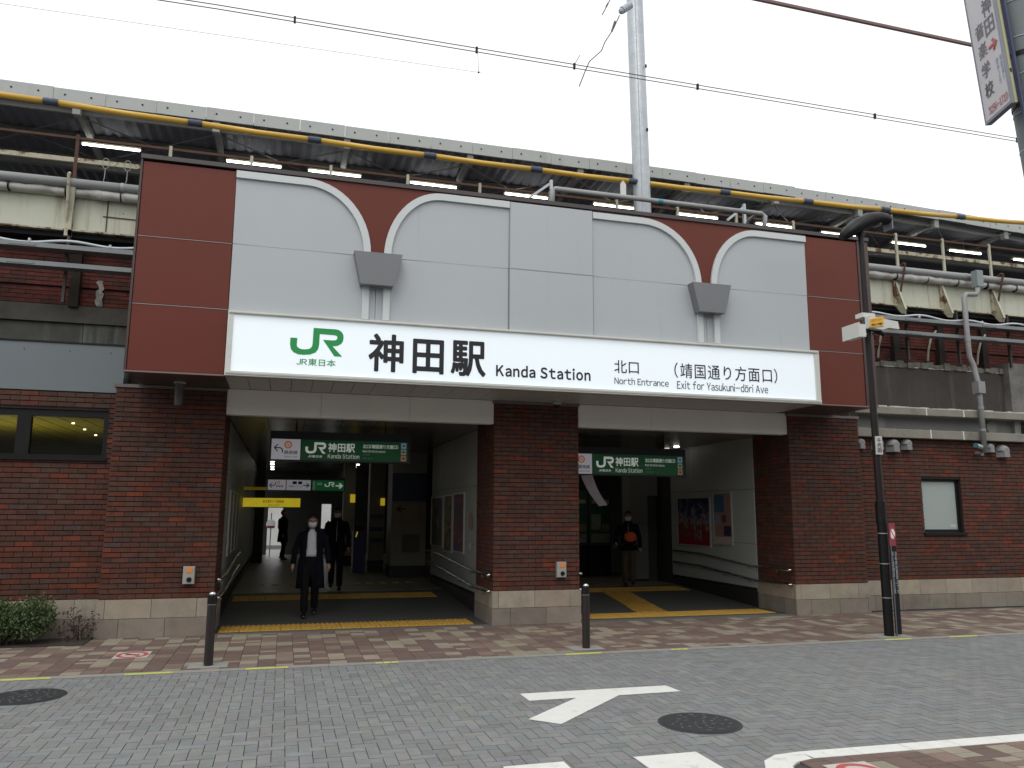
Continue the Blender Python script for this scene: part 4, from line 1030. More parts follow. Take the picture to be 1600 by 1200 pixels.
# hall downlights
M_DL = mat('downlight_glow', (1, 1, 1), .5, var=0, emit=6, emitcol=(1, .96, .88))
for k, (x, y) in enumerate([(-.40, 24.4), (-.40, 25.6), (-.42, 27.0), (-.44, 28.6), (-.46, 30.4), (2.25, 26.3), (2.28, 27.8), (2.30, 29.4), (2.32, 30.6), (2.35, 31.6), (8.75, 17.25), (8.56, 16.4)]):
    MB().disc((x, y), .06, 3.268, 3.292, 16, 'Z').build('downlight', M_DL, label='small round downlight, %s' % (['nearest', 'second', 'third', 'fourth', 'deepest'][k % 5] + (' of the left ceiling row' if k < 5 else ' of the right ceiling row') if k < 10 else ('above the right entrance beside its hanging sign', 'above the framed posters of the right entrance')[k - 10]), cat='downlight', group='downlights in the hall ceiling')

# right hall: ticket machines, partition
M_TG = mat('ticket_machine_green', (.012, .060, .030), .4, var=.1)
tms = [(6.95, 7.62), (7.66, 8.28), (6.2, 6.9)]
tl = ('green ticket machine nearest the central pier', 'green ticket machine behind the person in the right entrance', 'green ticket machine hidden beside the central pier')
for (a, b), lb in zip(tms, tl):
    Y = 19.6; t = thing('ticket_machine', ((a + b) / 2, Y, .15), lb, 'ticket machine', 'green ticket machines in the right hall')
    MB().box(a, b, Y, Y + .6, .95, 2.35).build('upper_case', M_TG, t); MB().box(a, b, Y + .05, Y + .6, .16, .94).build('lower_case', M_BLACK, t)
    MB().box(a + .06, a + .32, Y - .02, Y, 1.35, 1.75).build('screen', mat('machine_screen', (.20, .22, .18), .3, var=.4, ns=6), t)
    MB().box(a + .36, b - .05, Y - .02, Y, 1.3, 1.5).build('coin_panel', mat('coin_panel', (.16, .14, .08), .3, var=.3, ns=8), t)
    MB().box(a + .05, b - .05, Y - .02, Y, 1.02, 1.25).build('tray', mat('tray_metal', (.18, .18, .16), .3, var=.3, ns=9), t)
    MB().box(a + .08, b - .06, Y - .015, Y, 2.02, 2.12).build('header_strip', mat('header_strip', (.28, .22, .2), .4, var=.4, ns=7), t)
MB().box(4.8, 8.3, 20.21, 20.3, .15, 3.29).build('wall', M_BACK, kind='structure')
pillar(8.20, 8.66, 18.2, 18.7, mat('grey_pillar', (.16, .165, .16), .5, var=.05), 'grey pillar between the ticket machines and the right wall', base=.05)
t = thing('service_door', (8.8, 17.8, .15), 'dark recessed door beside the grey pillar in the right hall', 'door')
MB().box(8.68, 8.94, 18.30, 18.34, .16, 2.2).build('leaf', mat('door_dark', (.05, .05, .048), .5), t)
MB().box(8.66, 8.94, 18.2, 18.34, 2.21, 3.29).build('overpanel', mat('grey_pillar', (.16, .165, .16)), t)
# curved paper banner
t = MB(); rows = []
for k in range(9):
    u = k / 8; rows.append([(5.30 + u * .36, 13.95 + .10 * math.sin(u * 3), 2.47 - u * .56 ), (5.55 + u * .30, 14.00 + .10 * math.sin(u * 3), 2.49 - u * .56)])
for r_ in rows: pass
v = [p for r_ in rows for p in r_]; t.add(v, [(2 * i, 2 * i + 1, 2 * i + 3, 2 * i + 2) for i in range(8)])
t.add([(p[0], p[1] + .006, p[2]) for p in v], [(2 * i, 2 * i + 2, 2 * i + 3, 2 * i + 1) for i in range(8)])
t.build('paper_banner', mat('pale_banner', (.26, .23, .25), .6, var=.15, ns=8), label='pale curved banner hanging under the right entrance sign', cat='banner')

# ================================================================== PEOPLE
def remeshed(mb, name, m, parent, voxel=.012, sm=6):
    me = mb.mesh('tmp', m); o = bpy.data.objects.new('tmp', me); C.objects.link(o)
    md = o.modifiers.new('r', 'REMESH'); md.mode = 'VOXEL'; md.voxel_size = voxel; md.use_smooth_shade = True
    s_ = o.modifiers.new('s', 'SMOOTH'); s_.iterations = sm; s_.factor = .5
    dg = bpy.context.evaluated_depsgraph_get(); me2 = bpy.data.meshes.new_from_object(o.evaluated_get(dg)); me2.name = name
    bpy.data.objects.remove(o); me2.shade_smooth()
    q = bpy.data.objects.new(name, me2); C.objects.link(q); q.parent = parent; return q
def ell(cx, cy, z, rx, ry, n=20, a0=0, a1=360):
    full = a1 - a0 >= 360; k = n if full else n
    return [(cx + rx * math.cos(R(a0 + (a1 - a0) * i / (k if full else k - 1))), cy + ry * math.sin(R(a0 + (a1 - a0) * i / (k if full else k - 1))), z) for i in range(k)]
def person(loc, H, face, label, step=(.16, -.14), coat=M_NAVY, trousers=M_TROU, shirt=M_SHIRT, coat_len=.50, open_front=True, arms=((.05, .02), (-.06, .02)), bag=None, hair_cap=False, mask=True, voxel=.012, carry=None, wide=1.0):
    """local frame: faces -Y, feet at z 0; joints in metres for 1.70 m"""
    t = thing('person', loc, label, 'person'); t.rotation_euler.z = face; t.scale = (H / 1.70,) * 3
    hipz, sh = .90, 1.40
    body = MB(); tr = MB()
    legs = []
    for sx, st in ((-1, step[0]), (1, step[1])):          # st>0: leg forward (-Y)
        hip = Vector((sx * .085, 0, hipz)); foot = Vector((sx * .085, -st, .085 if st >= 0 else .13)); knee = (hip + foot) / 2 + Vector((0, -.05 - abs(st) * .12, .02))
        legs.append((hip, knee, foot))
        body.tube([hip, hip.lerp(knee, .5), knee, knee.lerp(foot, .35), foot], [.075, .068, .05, .048, .034], 12)
        body.tube([foot + Vector((0, .04, -.04)), foot + Vector((0, -.06, -.05)), foot + Vector((0, -.15, -.065))], [.035, .035, .022], 10)
        tr.tube([hip + Vector((0, 0, .06)), hip + Vector((0, 0, -.03)), hip.lerp(knee, .5), knee, knee.lerp(foot, .4), foot + Vector((0, .01, .0))], [.10, .108, .092, .073, .068, .060], 14)
    tr.loft([ell(0, 0, .84, .135, .095), ell(0, 0, .92, .165, .112), ell(0, 0, 1.0, .150, .105), ell(0, 0, 1.04, .145, .10)])
    body.loft([ell(0, 0, .84, .12, .085), ell(0, 0, .92, .155, .10), ell(0, 0, 1.05, .135, .09), ell(0, 0, 1.2, .155, .105), ell(0, .005, 1.33, .172, .105), ell(0, .01, 1.40, .15, .085), ell(0, .01, 1.44, .075, .06)])
    body.tube([(0, .015, 1.38), (0, .005, 1.47), (0, 0, 1.53)], [.062, .055, .055], 14)
    body.ball((0, -.005, 1.590), .1, 18, 12, (.78, .95, 1.12)); body.ball((0, -.03, 1.535), .07, 14, 8, (.85, .85, .8))
    body.tube([(0, -.092, 1.605), (0, -.112, 1.575), (0, -.095, 1.562)], [.010, .016, .010], 8)
    for s_ in (-1, 1): body.ball((s_ * .079, .005, 1.585), .026, 8, 6, (.4, .7, 1.1))
    sleeves = MB(); armpts = []
    for sx, (sw, out) in ((-1, arms[0]), (1, arms[1])):
        s0 = Vector((sx * .178, .01, 1.375)); el = s0 + Vector((sx * (.045 + out), -sw * .5, -.27)); wr_ = el + Vector((sx * (-.005 + out * .6), -sw - .05, -.235))
        if carry == sx: wr_ = el + Vector((sx * -.02, -.20, -.12))
        body.tube([s0, s0.lerp(el, .5), el, wr_], [.05, .044, .037, .025], 12)
        d = (wr_ - el).normalized(); side_ = d.cross(Vector((1, 0, 0))).normalized()
        palm = wr_ + d * .045; body.tube([wr_, wr_ + d * .03, wr_ + d * .085], [.024, .034, .030], 10)
        for k in range(4):
            b0 = wr_ + d * .08 + side_ * ((k - 1.5) * .017); ln = (.055, .068, .064, .05)[k]; cv = Vector((-sx * .35, 0, 0))
            body.tube([b0, b0 + d * ln * .55, b0 + (d + cv).normalized() * ln], [.0095, .009, .007], 6)
        body.tube([wr_ + d * .03 + side_ * -.028, wr_ + d * .06 + side_ * -.048, wr_ + d * .09 + side_ * -.046], [.011, .010, .008], 6)
        sleeves.tube([s0 + Vector((-sx * .03, 0, .02)), s0 + Vector((sx * .01, 0, -.03)), s0.lerp(el, .5), el, el.lerp(wr_, .6), wr_ + d * -.005], [.050, .060, .058, .052, .047, .043], 14)
        armpts.append((el, wr_))
    remeshed(body, 'body', M_SKIN, t, voxel * .75, 2)
    remeshed(tr, 'trousers', trousers, t, voxel, 4)
    # coat as a thick open shell
    zc = .90 - coat_len * .72; g0 = 33 if open_front else 2
    def shell(off, z0, z1, secs, a):
        return [ell(0, .005, z, (rx + off) * wide, (ry + off) * wide, 26, -90 + a * k_, 270 - a * k_) for z, rx, ry, k_ in secs]
    secs = [(zc, .215, .155, .75), (zc + .12, .205, .148, .8), (.92, .185, .130, .85), (1.04, .165, .118, .9), (1.2, .178, .128, .95), (1.32, .200, .128, .95), (1.385, .178, .105, .9), (1.43, .105, .085, .9), (1.475, .092, .085, .8)]
    ou = shell(.0, 0, 0, secs, g0); inn = shell(-.02, 0, 0, secs, g0); n = 26
    co = MB(); V = [p for r_ in ou for p in r_] + [p for r_ in inn for p in r_]; off = n * len(secs); Fs = []
    for i in range(len(secs) - 1):
        for j in range(n - 1):
            a = i * n + j; Fs += [(a, a + 1, a + 1 + n, a + n), (off + a, off + a + n, off + a + n + 1, off + a + 1)]
        for j in (0, n - 1): a = i * n + j; Fs.append((a, a + n, off + a + n, off + a))
    for i in (0, len(secs) - 1):
        for j in range(n - 1): a = i * n + j; Fs.append((a, a + 1, off + a + 1, off + a))
    co.add(V, Fs); co.v += sleeves.v; o_ = len(V); co.f += [tuple(q + o_ for q in f) for f in sleeves.f]; co.c += sleeves.c; co.m += sleeves.m
    me = co.mesh('coat', coat); ob = bpy.data.objects.new('coat', me); C.objects.link(ob); ob.parent = t; me.shade_smooth()
    if open_front:
        for s_ in (-1, 1):                                  # lapels
            lp = MB().add([(s_ * .080, -.140, 1.10), (s_ * .135, -.138, 1.27), (s_ * .105, -.115, 1.42), (s_ * .070, -.108, 1.44), (s_ * .08, -.128, 1.10), (s_ * .135, -.125, 1.27), (s_ * .105, -.100, 1.42), (s_ * .070, -.095, 1.44)],
                          [(0, 1, 2, 3), (7, 6, 5, 4), (0, 4, 5, 1), (1, 5, 6, 2), (2, 6, 7, 3), (3, 7, 4, 0)])
            sub(lp, 'lapel', coat, ob)
    sh_ = MB().loft([ell(0, 0, 1.00, .152, .106), ell(0, 0, 1.05, .148, .104), ell(0, 0, 1.2, .160, .113), ell(0, .003, 1.33, .176, .112), ell(0, .01, 1.40, .145, .09), ell(0, .01, 1.455, .068, .064)])
    q = bpy.data.objects.new('shirt', sh_.mesh('shirt', shirt)); C.objects.link(q); q.parent = t; q.data.shade_smooth()
    # hair
    hr = MB(); rings = []
    for i in range(1, 8):
        th = math.pi * .60 * i / 7; z = 1.598 + .125 * math.cos(th)
        rings.append([(.088 * math.sin(th) * math.cos(2 * math.pi * j / 18), .006 + .104 * math.sin(th) * math.sin(2 * math.pi * j / 18) + (.012 if math.sin(2 * math.pi * j / 18) < 0 else 0),
                       z + (.075 * (i / 7) ** 2 if math.sin(2 * math.pi * j / 18) < -.15 else 0) ) for j in range(18)])
    hr.loft(rings, cap=False); hr.add(rings[0], [tuple(range(18))])
    q = bpy.data.objects.new('hair', hr.mesh('hair', M_HAIR)); C.objects.link(q); q.parent = t; q.data.shade_smooth()
    for s_ in (-1, 1):
        q = bpy.data.objects.new('eye', MB().ball((s_ * .030, -.087, 1.602), .010, 8, 6).mesh('eye', M_INK)); C.objects.link(q); q.parent = t
    if mask:
        mk = MB(); rings = []
        for z, wd_, dy in ((1.582, .066, -.100), (1.560, .074, -.118), (1.530, .072, -.118), (1.500, .060, -.098), (1.488, .04, -.075)):
            rings.append([(wd_ * math.sin(R(a_)), -.0 + (dy) * math.cos(R(a_ * .8)), z) for a_ in range(-80, 81, 16)])
        mk.loft(rings, cap=False, closed=False)
        q = bpy.data.objects.new('face_mask', mk.mesh('face_mask', M_MASK)); C.objects.link(q); q.parent = t; q.data.shade_smooth()
    for (hip, knee, foot) in legs:
        shoe = MB().loft([[(foot.x + .042 * math.cos(a_) * k_, foot.y + dy_ , max(.004, foot.z - .085) + .045 * h_ * (1 + math.sin(a_))) for a_ in [2 * math.pi * j / 12 for j in range(12)]] for dy_, k_, h_ in ((.075, .6, .7), (.05, .95, 1.0), (-.03, 1.0, .95), (-.11, 1.1, .7), (-.17, .8, .5), (-.19, .4, .3))])
        q = bpy.data.objects.new('shoe', shoe.mesh('shoe', M_SHOE)); C.objects.link(q); q.parent = t; q.data.shade_smooth()
    if bag:
        q = bpy.data.objects.new('waist_bag', MB().ball((.045, -.165, 1.12), .125, 14, 8, (1.2, .5, .95)).mesh('waist_bag', bag)); C.objects.link(q); q.parent = t; q.data.shade_smooth()
        q = bpy.data.objects.new('bag_strap', MB().tube([(-.16, -.06, 1.38), (-.10, -.14, 1.27), (.0, -.165, 1.19)], .012, 8).mesh('bag_strap', M_BLACK)); C.objects.link(q); q.parent = t
    return t, armpts
def facing(x, y): return math.atan2(-x, y) * -1.0
def fdir(x, y): return -math.atan2(x, y)                   # turn -Y towards the camera from (x,y)
person((.50, 14.42, fl_z(14.42)), 1.70, fdir(.5, 14.4) , 'man in dark overcoat, white shirt and face mask walking out of the left entrance', step=(.12, -.10), coat_len=.60, arms=((.0, .05), (-.02, .05)), wide=1.14)
t2, _ = person((1.12, 17.6, fl_z(17.6)), 1.72, fdir(1.1, 17.6), 'person in dark jacket and mask walking behind the man in the overcoat', step=(-.14, .14), coat_len=.15, open_front=False, arms=((-.03, .02), (.02, .02)))
person((.02, 28.5, .15), 1.66, fdir(-.2, 27.5) + .9, 'distant dark silhouette of a person near the far exit', step=(.1, -.1), coat_len=.4, open_front=False, arms=((.1, .04), (-.1, .04)), mask=False, voxel=.018)
t4, _arm4 = person((7.62, 17.05, fl_z(17.05)), 1.68, fdir(7.62, 17.05), 'person in dark jacket and olive trousers with orange waist bag in right entrance', step=(.02, -.02), coat_len=.12, open_front=False, trousers=M_OLIVE, bag=M_ORANGE, carry=-1, arms=((.1, .08), (.0, .03)))

_el, _wr = _arm4[0]
bt_ = MB().tube([_wr + Vector((0, .02, -.05)), _wr + Vector((-.03, -.10, -.09)), _wr + Vector((-.05, -.16, -.11))], [.03, .03, .012], 12)
_m = Matrix.Translation(t4.location) @ Matrix.Rotation(t4.rotation_euler.z, 4, 'Z') @ Matrix.Scale(t4.scale[0], 4)
bt_.v = [tuple(_m @ Vector(p)) for p in bt_.v]
tag(bt_.build('bottle', mat('green_bottle', (.02, .12, .04), .25, var=0)), 'small green bottle in the hand of the person with the orange bag', 'bottle')
# ================================================================== VIADUCT
vd = thing('railway_viaduct', (4, 14, 3.7), 'old red brick and concrete railway viaduct rising behind the station', 'viaduct')
for xa, xb in ((-12, -2.17), (9.97, 26)):
    right = xa > 0
    MB().box(xa, xb, 13.62, 13.9, 3.6, 6.9).build('core', M_DARK, vd)
    # brick band
    zb0, zb1 = (4.93, 5.62)
    MB().box(xa, xb, 13.50, 13.62, 4.86, 6.1).build('brick_backing', M_MORTAR, vd)
vb = []
for xa, xb in ((-6.2, -2.2), (9.98, 17.5)):
    vb += brick_field(xa, xb, 4.95, 5.22, 13.50, col=old_brick_col, bw=.22, bh=.066, j=.007)
    vb += brick_field(xa, xb, 5.24, 5.95, 13.47, col=old_brick_col, bw=.22, bh=.066, j=.007)
lay_pieces('brick', vb, M_VBR_O, M_VBR_A, vd)
for xa, xb in ((-6.2, -2.2), (9.98, 17.5)): MB().box(xa, xb, 13.478, 13.60, 5.235, 5.95).build('brick_backing', M_MORTAR, vd)
MB().box(-12, -2.17, 13.42, 13.62, 4.66, 4.93).build('impost_band', mat('impost_dark', (.085, .08, .068), .9, var=.3, ns=3, dirt=.6, dirtcol=(.03, .028, .024)), vd)
for a, b in ((-12, -5.2), (-5.19, -3.15), (-3.14, -2.17)): MB().box(a, b, 13.46 + random.uniform(0, .02), 13.62, 3.6, 4.655).build('concrete_panel', M_CONC, vd)
for a, b in ((9.97, 14.72),): MB().box(a, b, 13.30, 13.62, 3.6, 4.79).build('concrete_panel', M_CONCD, vd)
rgh = MB(); x = 10.0
while x < 14.7:
    l = random.uniform(.05, .2); rgh.box(x, x + l, 13.26 + random.uniform(0, .04), 13.52, 4.78 + random.uniform(-.01, .02), 4.86 + random.uniform(0, .07)); x += l
rgh.build('rough_concrete_edge', mat('rough_edge', (.16, .15, .13), .95, var=.4, ns=9, dirt=.4, dirtcol=(.05, .045, .04), ds=6), vd, kind='stuff')
lm = MB(); x = 10.9
while x < 14.7:
    l = random.uniform(.05, .25)
    if random.random() < .75: lm.box(x, x + l, 13.285, 13.31, 4.782, 4.79 + random.uniform(0, .012))
    x += l
lm.build('lime_crust', M_LIME, vd, kind='stuff')
MB().box(14.75, 26, 13.15, 13.62, 3.6, 5.0).build('concrete_pilaster', mat('pilaster_concrete', (.17, .165, .15), .9, var=.3, ns=3, dirt=.5, dirtcol=(.06, .055, .05)), vd)
MB().box(14.8, 26, 12.95, 13.2, 3.0, 3.6).build('concrete_panel', M_CONCD, vd)
# efflorescence patches
for (x, z, w_, h_) in ((-2.95, 4.95, .15, .42),):
    n = 12; pts = [(x - w_ / 2 * random.uniform(.25, 1), z + h_ * i / n) for i in range(n + 1)] + [(x + w_ / 2 * random.uniform(.25, 1), z + h_ * i / n) for i in range(n, -1, -1)]
    poly_panel(pts, 13.452, 13.462, mat('efflorescence', (.33, .32, .29), .95, var=.5, ns=14, dirt=.6, dirtcol=(.09, .08, .07), ds=9), 'lime_patch').parent = vd
for o in [o_ for o_ in C.objects if o_.name.startswith('lime_patch')]: o.matrix_parent_inverse = Matrix.Translation(-Vector(vd.location))
# pilaster stubs under the girder
for x in (-3.30, 12.1, 13.25, 14.4):
    MB().box(x - .07, x + .07, 13.36, 13.49, 4.9, 5.95).build('brick_rib', mat('rib_brick', (.030, .022, .018), .9, var=.3, ns=6), vd)

# girder with cream plates
gd = thing('steel_girder', (4, 13.2, 6.05), 'cream painted steel edge girder stained with rust along the viaduct', 'girder')
def gseg(a, b): 
    MB().bbox(a + .003, b - .003, 13.20, 13.23, 6.07, 6.60, .004).build('web_plate', M_GIRD, gd)
xs_l = [-8.6, -6.0, -3.40, -2.17]; xs_r = [9.97, 11.98, 12.85, 13.17, 14.50, 15.8, 17.1, 18.4, 19.7, 21]
for q in (xs_l, xs_r):
    for a, b in zip(q, q[1:]): gseg(a, b)
    MB().box(q[0], q[-1], 13.12, 13.30, 6.602, 6.625).build('top_flange', M_GIRD, gd)
    MB().box(q[0], q[-1], 13.14, 13.32, 6.045, 6.068).build('bottom_flange', M_GIRDR, gd)
    MB().box(q[0], q[-1], 13.23, 13.62, 5.96, 6.04).build('deck_underside', M_DARK, gd)
MB().beam((-2.95, 13.19, 6.34), (-2.2, 13.19, 6.33), .012, .012).build('rusty_rod', M_RUST, gd)
MB().box(-2.90, -2.885, 13.185, 13.199, 6.07, 6.6).build('stiffener', M_RUST, gd)
for x in (12.0, 13.18, 14.53, 15.83, 17.1):
    MB().box(x - .055, x + .055, 13.15, 13.198, 6.02, 6.66).build('stiffener', M_GIRDR, gd)
    MB().prism([(13.19, 6.60), (12.93, 5.93), (12.96, 5.83), (13.06, 5.86), (13.19, 6.02)], x - .008, x + .008, axis='X').build('gusset_plate', M_GIRDR, gd)
    MB().beam((x, 13.17, 6.64), (x, 12.93, 5.92), .05, .012).build('gusset_flange', M_WOODEDGE, gd)
    rv = MB()
    for k in range(5): rv.ball((x + .03, 13.145, 6.1 + k * .12), .012, 6, 4)
    rv.build('rivets', M_GIRDR, gd, kind='stuff')
for x in (-3.43, 12.02, 14.55, 17.1):
    MB().tube([(x, 13.2, 6.80), (x + .02, 12.94, 6.90), (x + .02, 12.9, 6.88), (x, 13.12, 6.15)], .022, 8).build('pipe_bracket', M_RUST if x > 0 else M_GIRDR, gd)
MB().beam((-3.36, 13.0, 6.70), (-3.40, 13.16, 6.18), .07, .02).build('strut', M_WOODEDGE, gd)
MB().box(-3.45, -3.36, 13.10, 13.19, 5.95, 6.66).build('stiffener', M_GIRDR, gd)
for x in (11.7, 12.95, 14.25):
    MB().tube([(x + .12, 13.30, 5.62), (x - .02, 13.32, 5.42), (x - .06, 13.36, 5.2), (x - .06, 13.4, 4.98)], .022, 8).build('curved_bracket', M_WOODEDGE, gd)

# pipes and wrapped bundle
for q0, q1, lb in ((-9, -2.17, 'grey service pipe above the girder on the left'), (9.97, 21, 'grey service pipe above the girder on the right')):
    t = thing('service_pipe', ((q0 + q1) / 2, 13.05, 6.78), lb, 'pipe', 'grey service pipes above the girder')
    MB().tube([(q0, 13.05, 6.78), (q1, 13.05, 6.78)], .075, 16).build('pipe', M_PIPE, t, smooth=True)
    x = q0 + 1.1
    while x < q1 - .3: MB().tube([(x, 13.05, 6.78), (x + .05, 13.05, 6.78)], .083, 16).build('coupling', M_PIPE, t); x += 2.6
for q0, q1, lb in ((-7, -2.17, 'pipe bundle wrapped in pale tarpaulin on the left'), (9.97, 18, 'pipe bundle wrapped in pale tarpaulin on the right')):
    t = thing('wrapped_bundle', ((q0 + q1) / 2, 13.17, 6.66), lb, 'wrapped pipe', 'tarpaulin wrapped bundles on the girder')
    path = []; rr = []; x = q0; k = 0
    while x < q1: path.append((x, 13.10 + random.uniform(-.008, .008), 6.655 + random.uniform(-.012, .016))); rr.append(.062 + random.uniform(-.014, .022)); x += .11
    path.append((q1, 13.1, 6.655)); rr.append(.06)
    o = MB().tube(path, rr, 16).build('wrap', M_CLOTH, t, smooth=True)
    x = q0 + .4
    while x < q1: MB().tube([(x, 13.10, 6.655), (x + .018, 13.10, 6.655)], .085, 14).build('tie', M_BLACK, t); x += .78

# cable trays
for q0, q1, lf in ((-8, -2.17, 'left'), (9.97, 19, 'right')):
    for zz, nm in ((5.70, 'upper'), (5.42, 'lower')):
        t = thing('cable_tray', ((q0 + q1) / 2, 12.95, zz), '%s galvanised cable tray under the girder on the %s' % (nm, lf), 'cable tray', 'cable trays under the girder')
        x = q0
        while x < q1 - .01:
            b = min(x + 1.95, q1)
            MB().prism([(12.88, zz + .035), (12.88, zz - .035), (13.10, zz - .035), (13.10, zz - .022), (12.892, zz - .022), (12.892, zz + .035)], x + .002, b - .002, axis='X').build('tray_length', M_TRAY, t)
            MB().box(x + .0, min(x + .35, q1), 12.872, 12.879, zz - .018, zz + .018).build('splice_plate', M_TRAY, t)
            x = b
        MB().tube([(q0, 12.97, zz + .0), (q1, 12.97, zz + .0)], .028, 8).build('cable', M_BLACK, t)
    pts = []; x = q0
    while x < q1: pts.append((x, 12.93, 5.775 + .028 * math.sin(x * 5.2) + .012 * math.sin(x * 2.1 + 1))); x += .08
    t = thing('conduit', ((q0 + q1) / 2, 12.93, 5.8), 'wavy pale conduit lying on the upper cable tray on the %s' % lf, 'conduit', 'pale conduits on the cable trays')
    MB().tube(pts, .022, 10).build('hose', M_HOSE, t, smooth=True)
    for x in ([-6.1, -3.85, -2.75] if lf == 'left' else [12.3, 13.9, 15.5, 17.2]): MB().box(x - .014, x + .014, 12.90, 12.955, 5.755, 5.80).build('clip', M_WFRAME, t)
    for x in ([-5.6, -3.38] if lf == 'left' else [12.15, 13.45, 14.8, 16.2]):
        MB().box(x - .02, x + .02, 13.10, 13.16, 4.9, 6.05).build('tray_hanger', mat('hanger_dark', (.05, .045, .04), .7), gd)

for x, lb in ((-2.98, 'thin wire loop hooked over the railing left of the fascia'), (-2.66, 'pale rope loop hooked over the railing beside the fascia')):
    n = 12; hk = MB().tube([(x + .05 * math.sin(2 * math.pi * i / n), 13.2, 7.22 + .09 * math.cos(2 * math.pi * i / n)) for i in range(n + 1)], .007, 6); hk.tube([(x, 13.2, 7.13), (x + .02, 13.1, 6.95), (x, 13.05, 6.72), (x + .02, 12.98, 6.55)], .005, 6)
    tag(hk.build('rope_loop', M_PIPE), lb, 'rope')
# downpipe on the right
t = thing('downpipe', (13.45, 12.8, 3), 'grey cranked downpipe descending the right side of the viaduct', 'downpipe')
MB().tube([(13.78, 12.82, 6.62), (13.74, 12.81, 6.40), (13.68, 12.80, 6.33), (13.42, 12.80, 6.31), (13.36, 12.80, 6.24), (13.36, 12.8, 5.2), (13.37, 12.8, 4.98), (13.45, 12.8, 4.82), (13.47, 12.8, 4.70), (13.475, 12.74, 4.4), (13.48, 12.74, 3.02)],
          .052, 14).build('pipe', M_PIPE, t, smooth=True)
MB().box(13.70, 13.86, 12.75, 12.9, 6.5, 6.85).build('hopper', mat('hopper_grey', (.22, .26, .26), .5), t)
MB().box(13.39, 13.56, 12.66, 12.82, 4.22, 4.46).build('junction_box', M_PIPE, t)
for z in (3.45, 3.9, 5.3): MB().tube([(13.478 if z < 5 else 13.36, 12.74 if z < 5 else 12.8, z), (13.478 if z < 5 else 13.36, 12.74 if z < 5 else 12.8, z + .05)], .06, 14).build('collar', M_PIPE, t)
t = thing('security_camera', (13.4, 12.8, 3.1), 'small bullet camera at the foot of the downpipe', 'security camera')
MB().tube([(13.50, 12.78, 3.12), (13.20, 12.66, 3.15)], .045, 14).build('body', M_GALV, t, smooth=True)
MB().tube([(13.20, 12.66, 3.15), (13.17, 12.65, 3.152)], .048, 14).build('lens', mat('lens_teal', (.05, .16, .17), .2), t)
MB().tube([(13.48, 12.95, 3.02), (13.48, 12.8, 3.0)], .04, 12).build('mount', M_GALV, t)

# ---------------------------------------------------------------- platform: railing, canopy, lights
rl = thing('platform_railing', (4, 13.3, 6.7), 'rusty cream platform railing along the top of the viaduct', 'railing')
MB().beam((-8, 13.3, 7.63), (20, 13.3, 7.63), .04, .04).build('top_rail', M_RUST, rl)
MB().beam((-8, 13.3, 7.26), (20, 13.3, 7.26), .04, .075).build('mid_rail', M_GIRDR, rl)
for x in [-7.3, -6.0, -4.72, -3.43, -2.06, -.80, .5, 1.83, 3.14, 4.48, 5.82, 7.1, 8.39, 9.70, 10.95, 12.21, 13.42, 14.68, 15.95, 17.2]:
    MB().box(x - .024, x + .024, 13.274, 13.313, 6.66, 7.68).build('post', M_RUST if x < -3 and x > -4 else M_WOODEDGE, rl)
dk = MB().box(-12, 26, 13.30, 24, 6.35, 6.6).build('platform_deck', mat('deck_concrete', (.26, .255, .24), .9, var=.15), kind='structure')

cn = thing('platform_canopy', (4, 16, 6.6), 'long platform canopy with riveted pale edge and dark corrugated underside', 'canopy')
def cy(x): return 14.0 + (.0035 * (x - 6) ** 2 if x > 6 else 0)
x = -9.65; k = 0
while x < 26:
    a, b = x, x + .80; dz = random.uniform(-.008, .008); dy = random.uniform(0, .012)
    ya, yb = cy(a) - dy, cy(b) - dy
    v = [(a + .003, ya, 8.57 + dz), (b - .003, yb, 8.57 + dz), (b - .003, yb, 8.80 + dz), (a + .003, ya, 8.80 + dz)]
    v += [(p[0], p[1] + .03, p[2]) for p in v]
    pan = MB().add(v, [(0, 1, 2, 3), (7, 6, 5, 4), (0, 4, 5, 1), (1, 5, 6, 2), (2, 6, 7, 3), (3, 7, 4, 0)]).build('edge_panel', M_CANE, cn)
    hs_ = MB()
    for u in (.22, .72): hs_.disc((a + .8 * u, 8.69 + dz), .017, cy(a + .8 * u) - dy - .006, cy(a + .8 * u), 8)
    sub(hs_, 'bolt_holes', M_BLACK, pan, kind='stuff')
    x = b
# corrugated sheet
co = MB(); n = 0; xs = []; x = -9.6
while x < 26: xs.append(x); x += .0475
v = []
for i, x in enumerate(xs):
    dz = .022 * math.cos(i * math.pi / 2)
    for yy in (cy(x) + .035, 16.2, 24.5): v.append((x, yy, (8.62 if yy < 16.1 else 8.56) + dz))
f = []
for i in range(len(xs) - 1):
    for k in range(2): a = i * 3 + k; f.append((a, a + 1, a + 4, a + 3))
co.add(v, f).build('roof_sheet', M_ROOF, cn)
MB().box(-9.6, 26, 14.5, 24.6, 8.70, 8.72).build('roof_top', M_ROOFB, cn)
for yy, h_ in ((.22, .11), (1.2, .07)):
    px_ = [-9.6, 6, 9, 12, 15, 18, 21, 26]
    for a, b in zip(px_, px_[1:]): MB().beam((a, cy(a) + yy, 8.52), (b, cy(b) + yy, 8.52), .05, h_).build('purlin', M_ROOFB, cn)
MB().beam((-9.6, 16.25, 8.44), (26, 16.25, 8.44), .12, .26).build('main_beam', M_ROOFB, cn)
rx_ = [-8.2, -5.9, -3.69, -1.47, .80, 3.12, 5.38, 7.75, 9.9, 12.1, 14.3, 16.5]
for x in rx_:
    MB().beam((x, cy(x) + .04, 8.52), (x, 16.2, 8.42), .10, .10).build('rafter', M_ROOFB, cn)
    MB().box(x - .06, x + .06, cy(x) + .035, cy(x) + .15, 8.38, 8.57).build('rafter_end', mat('rafter_end', (.26, .27, .25), .6), cn)
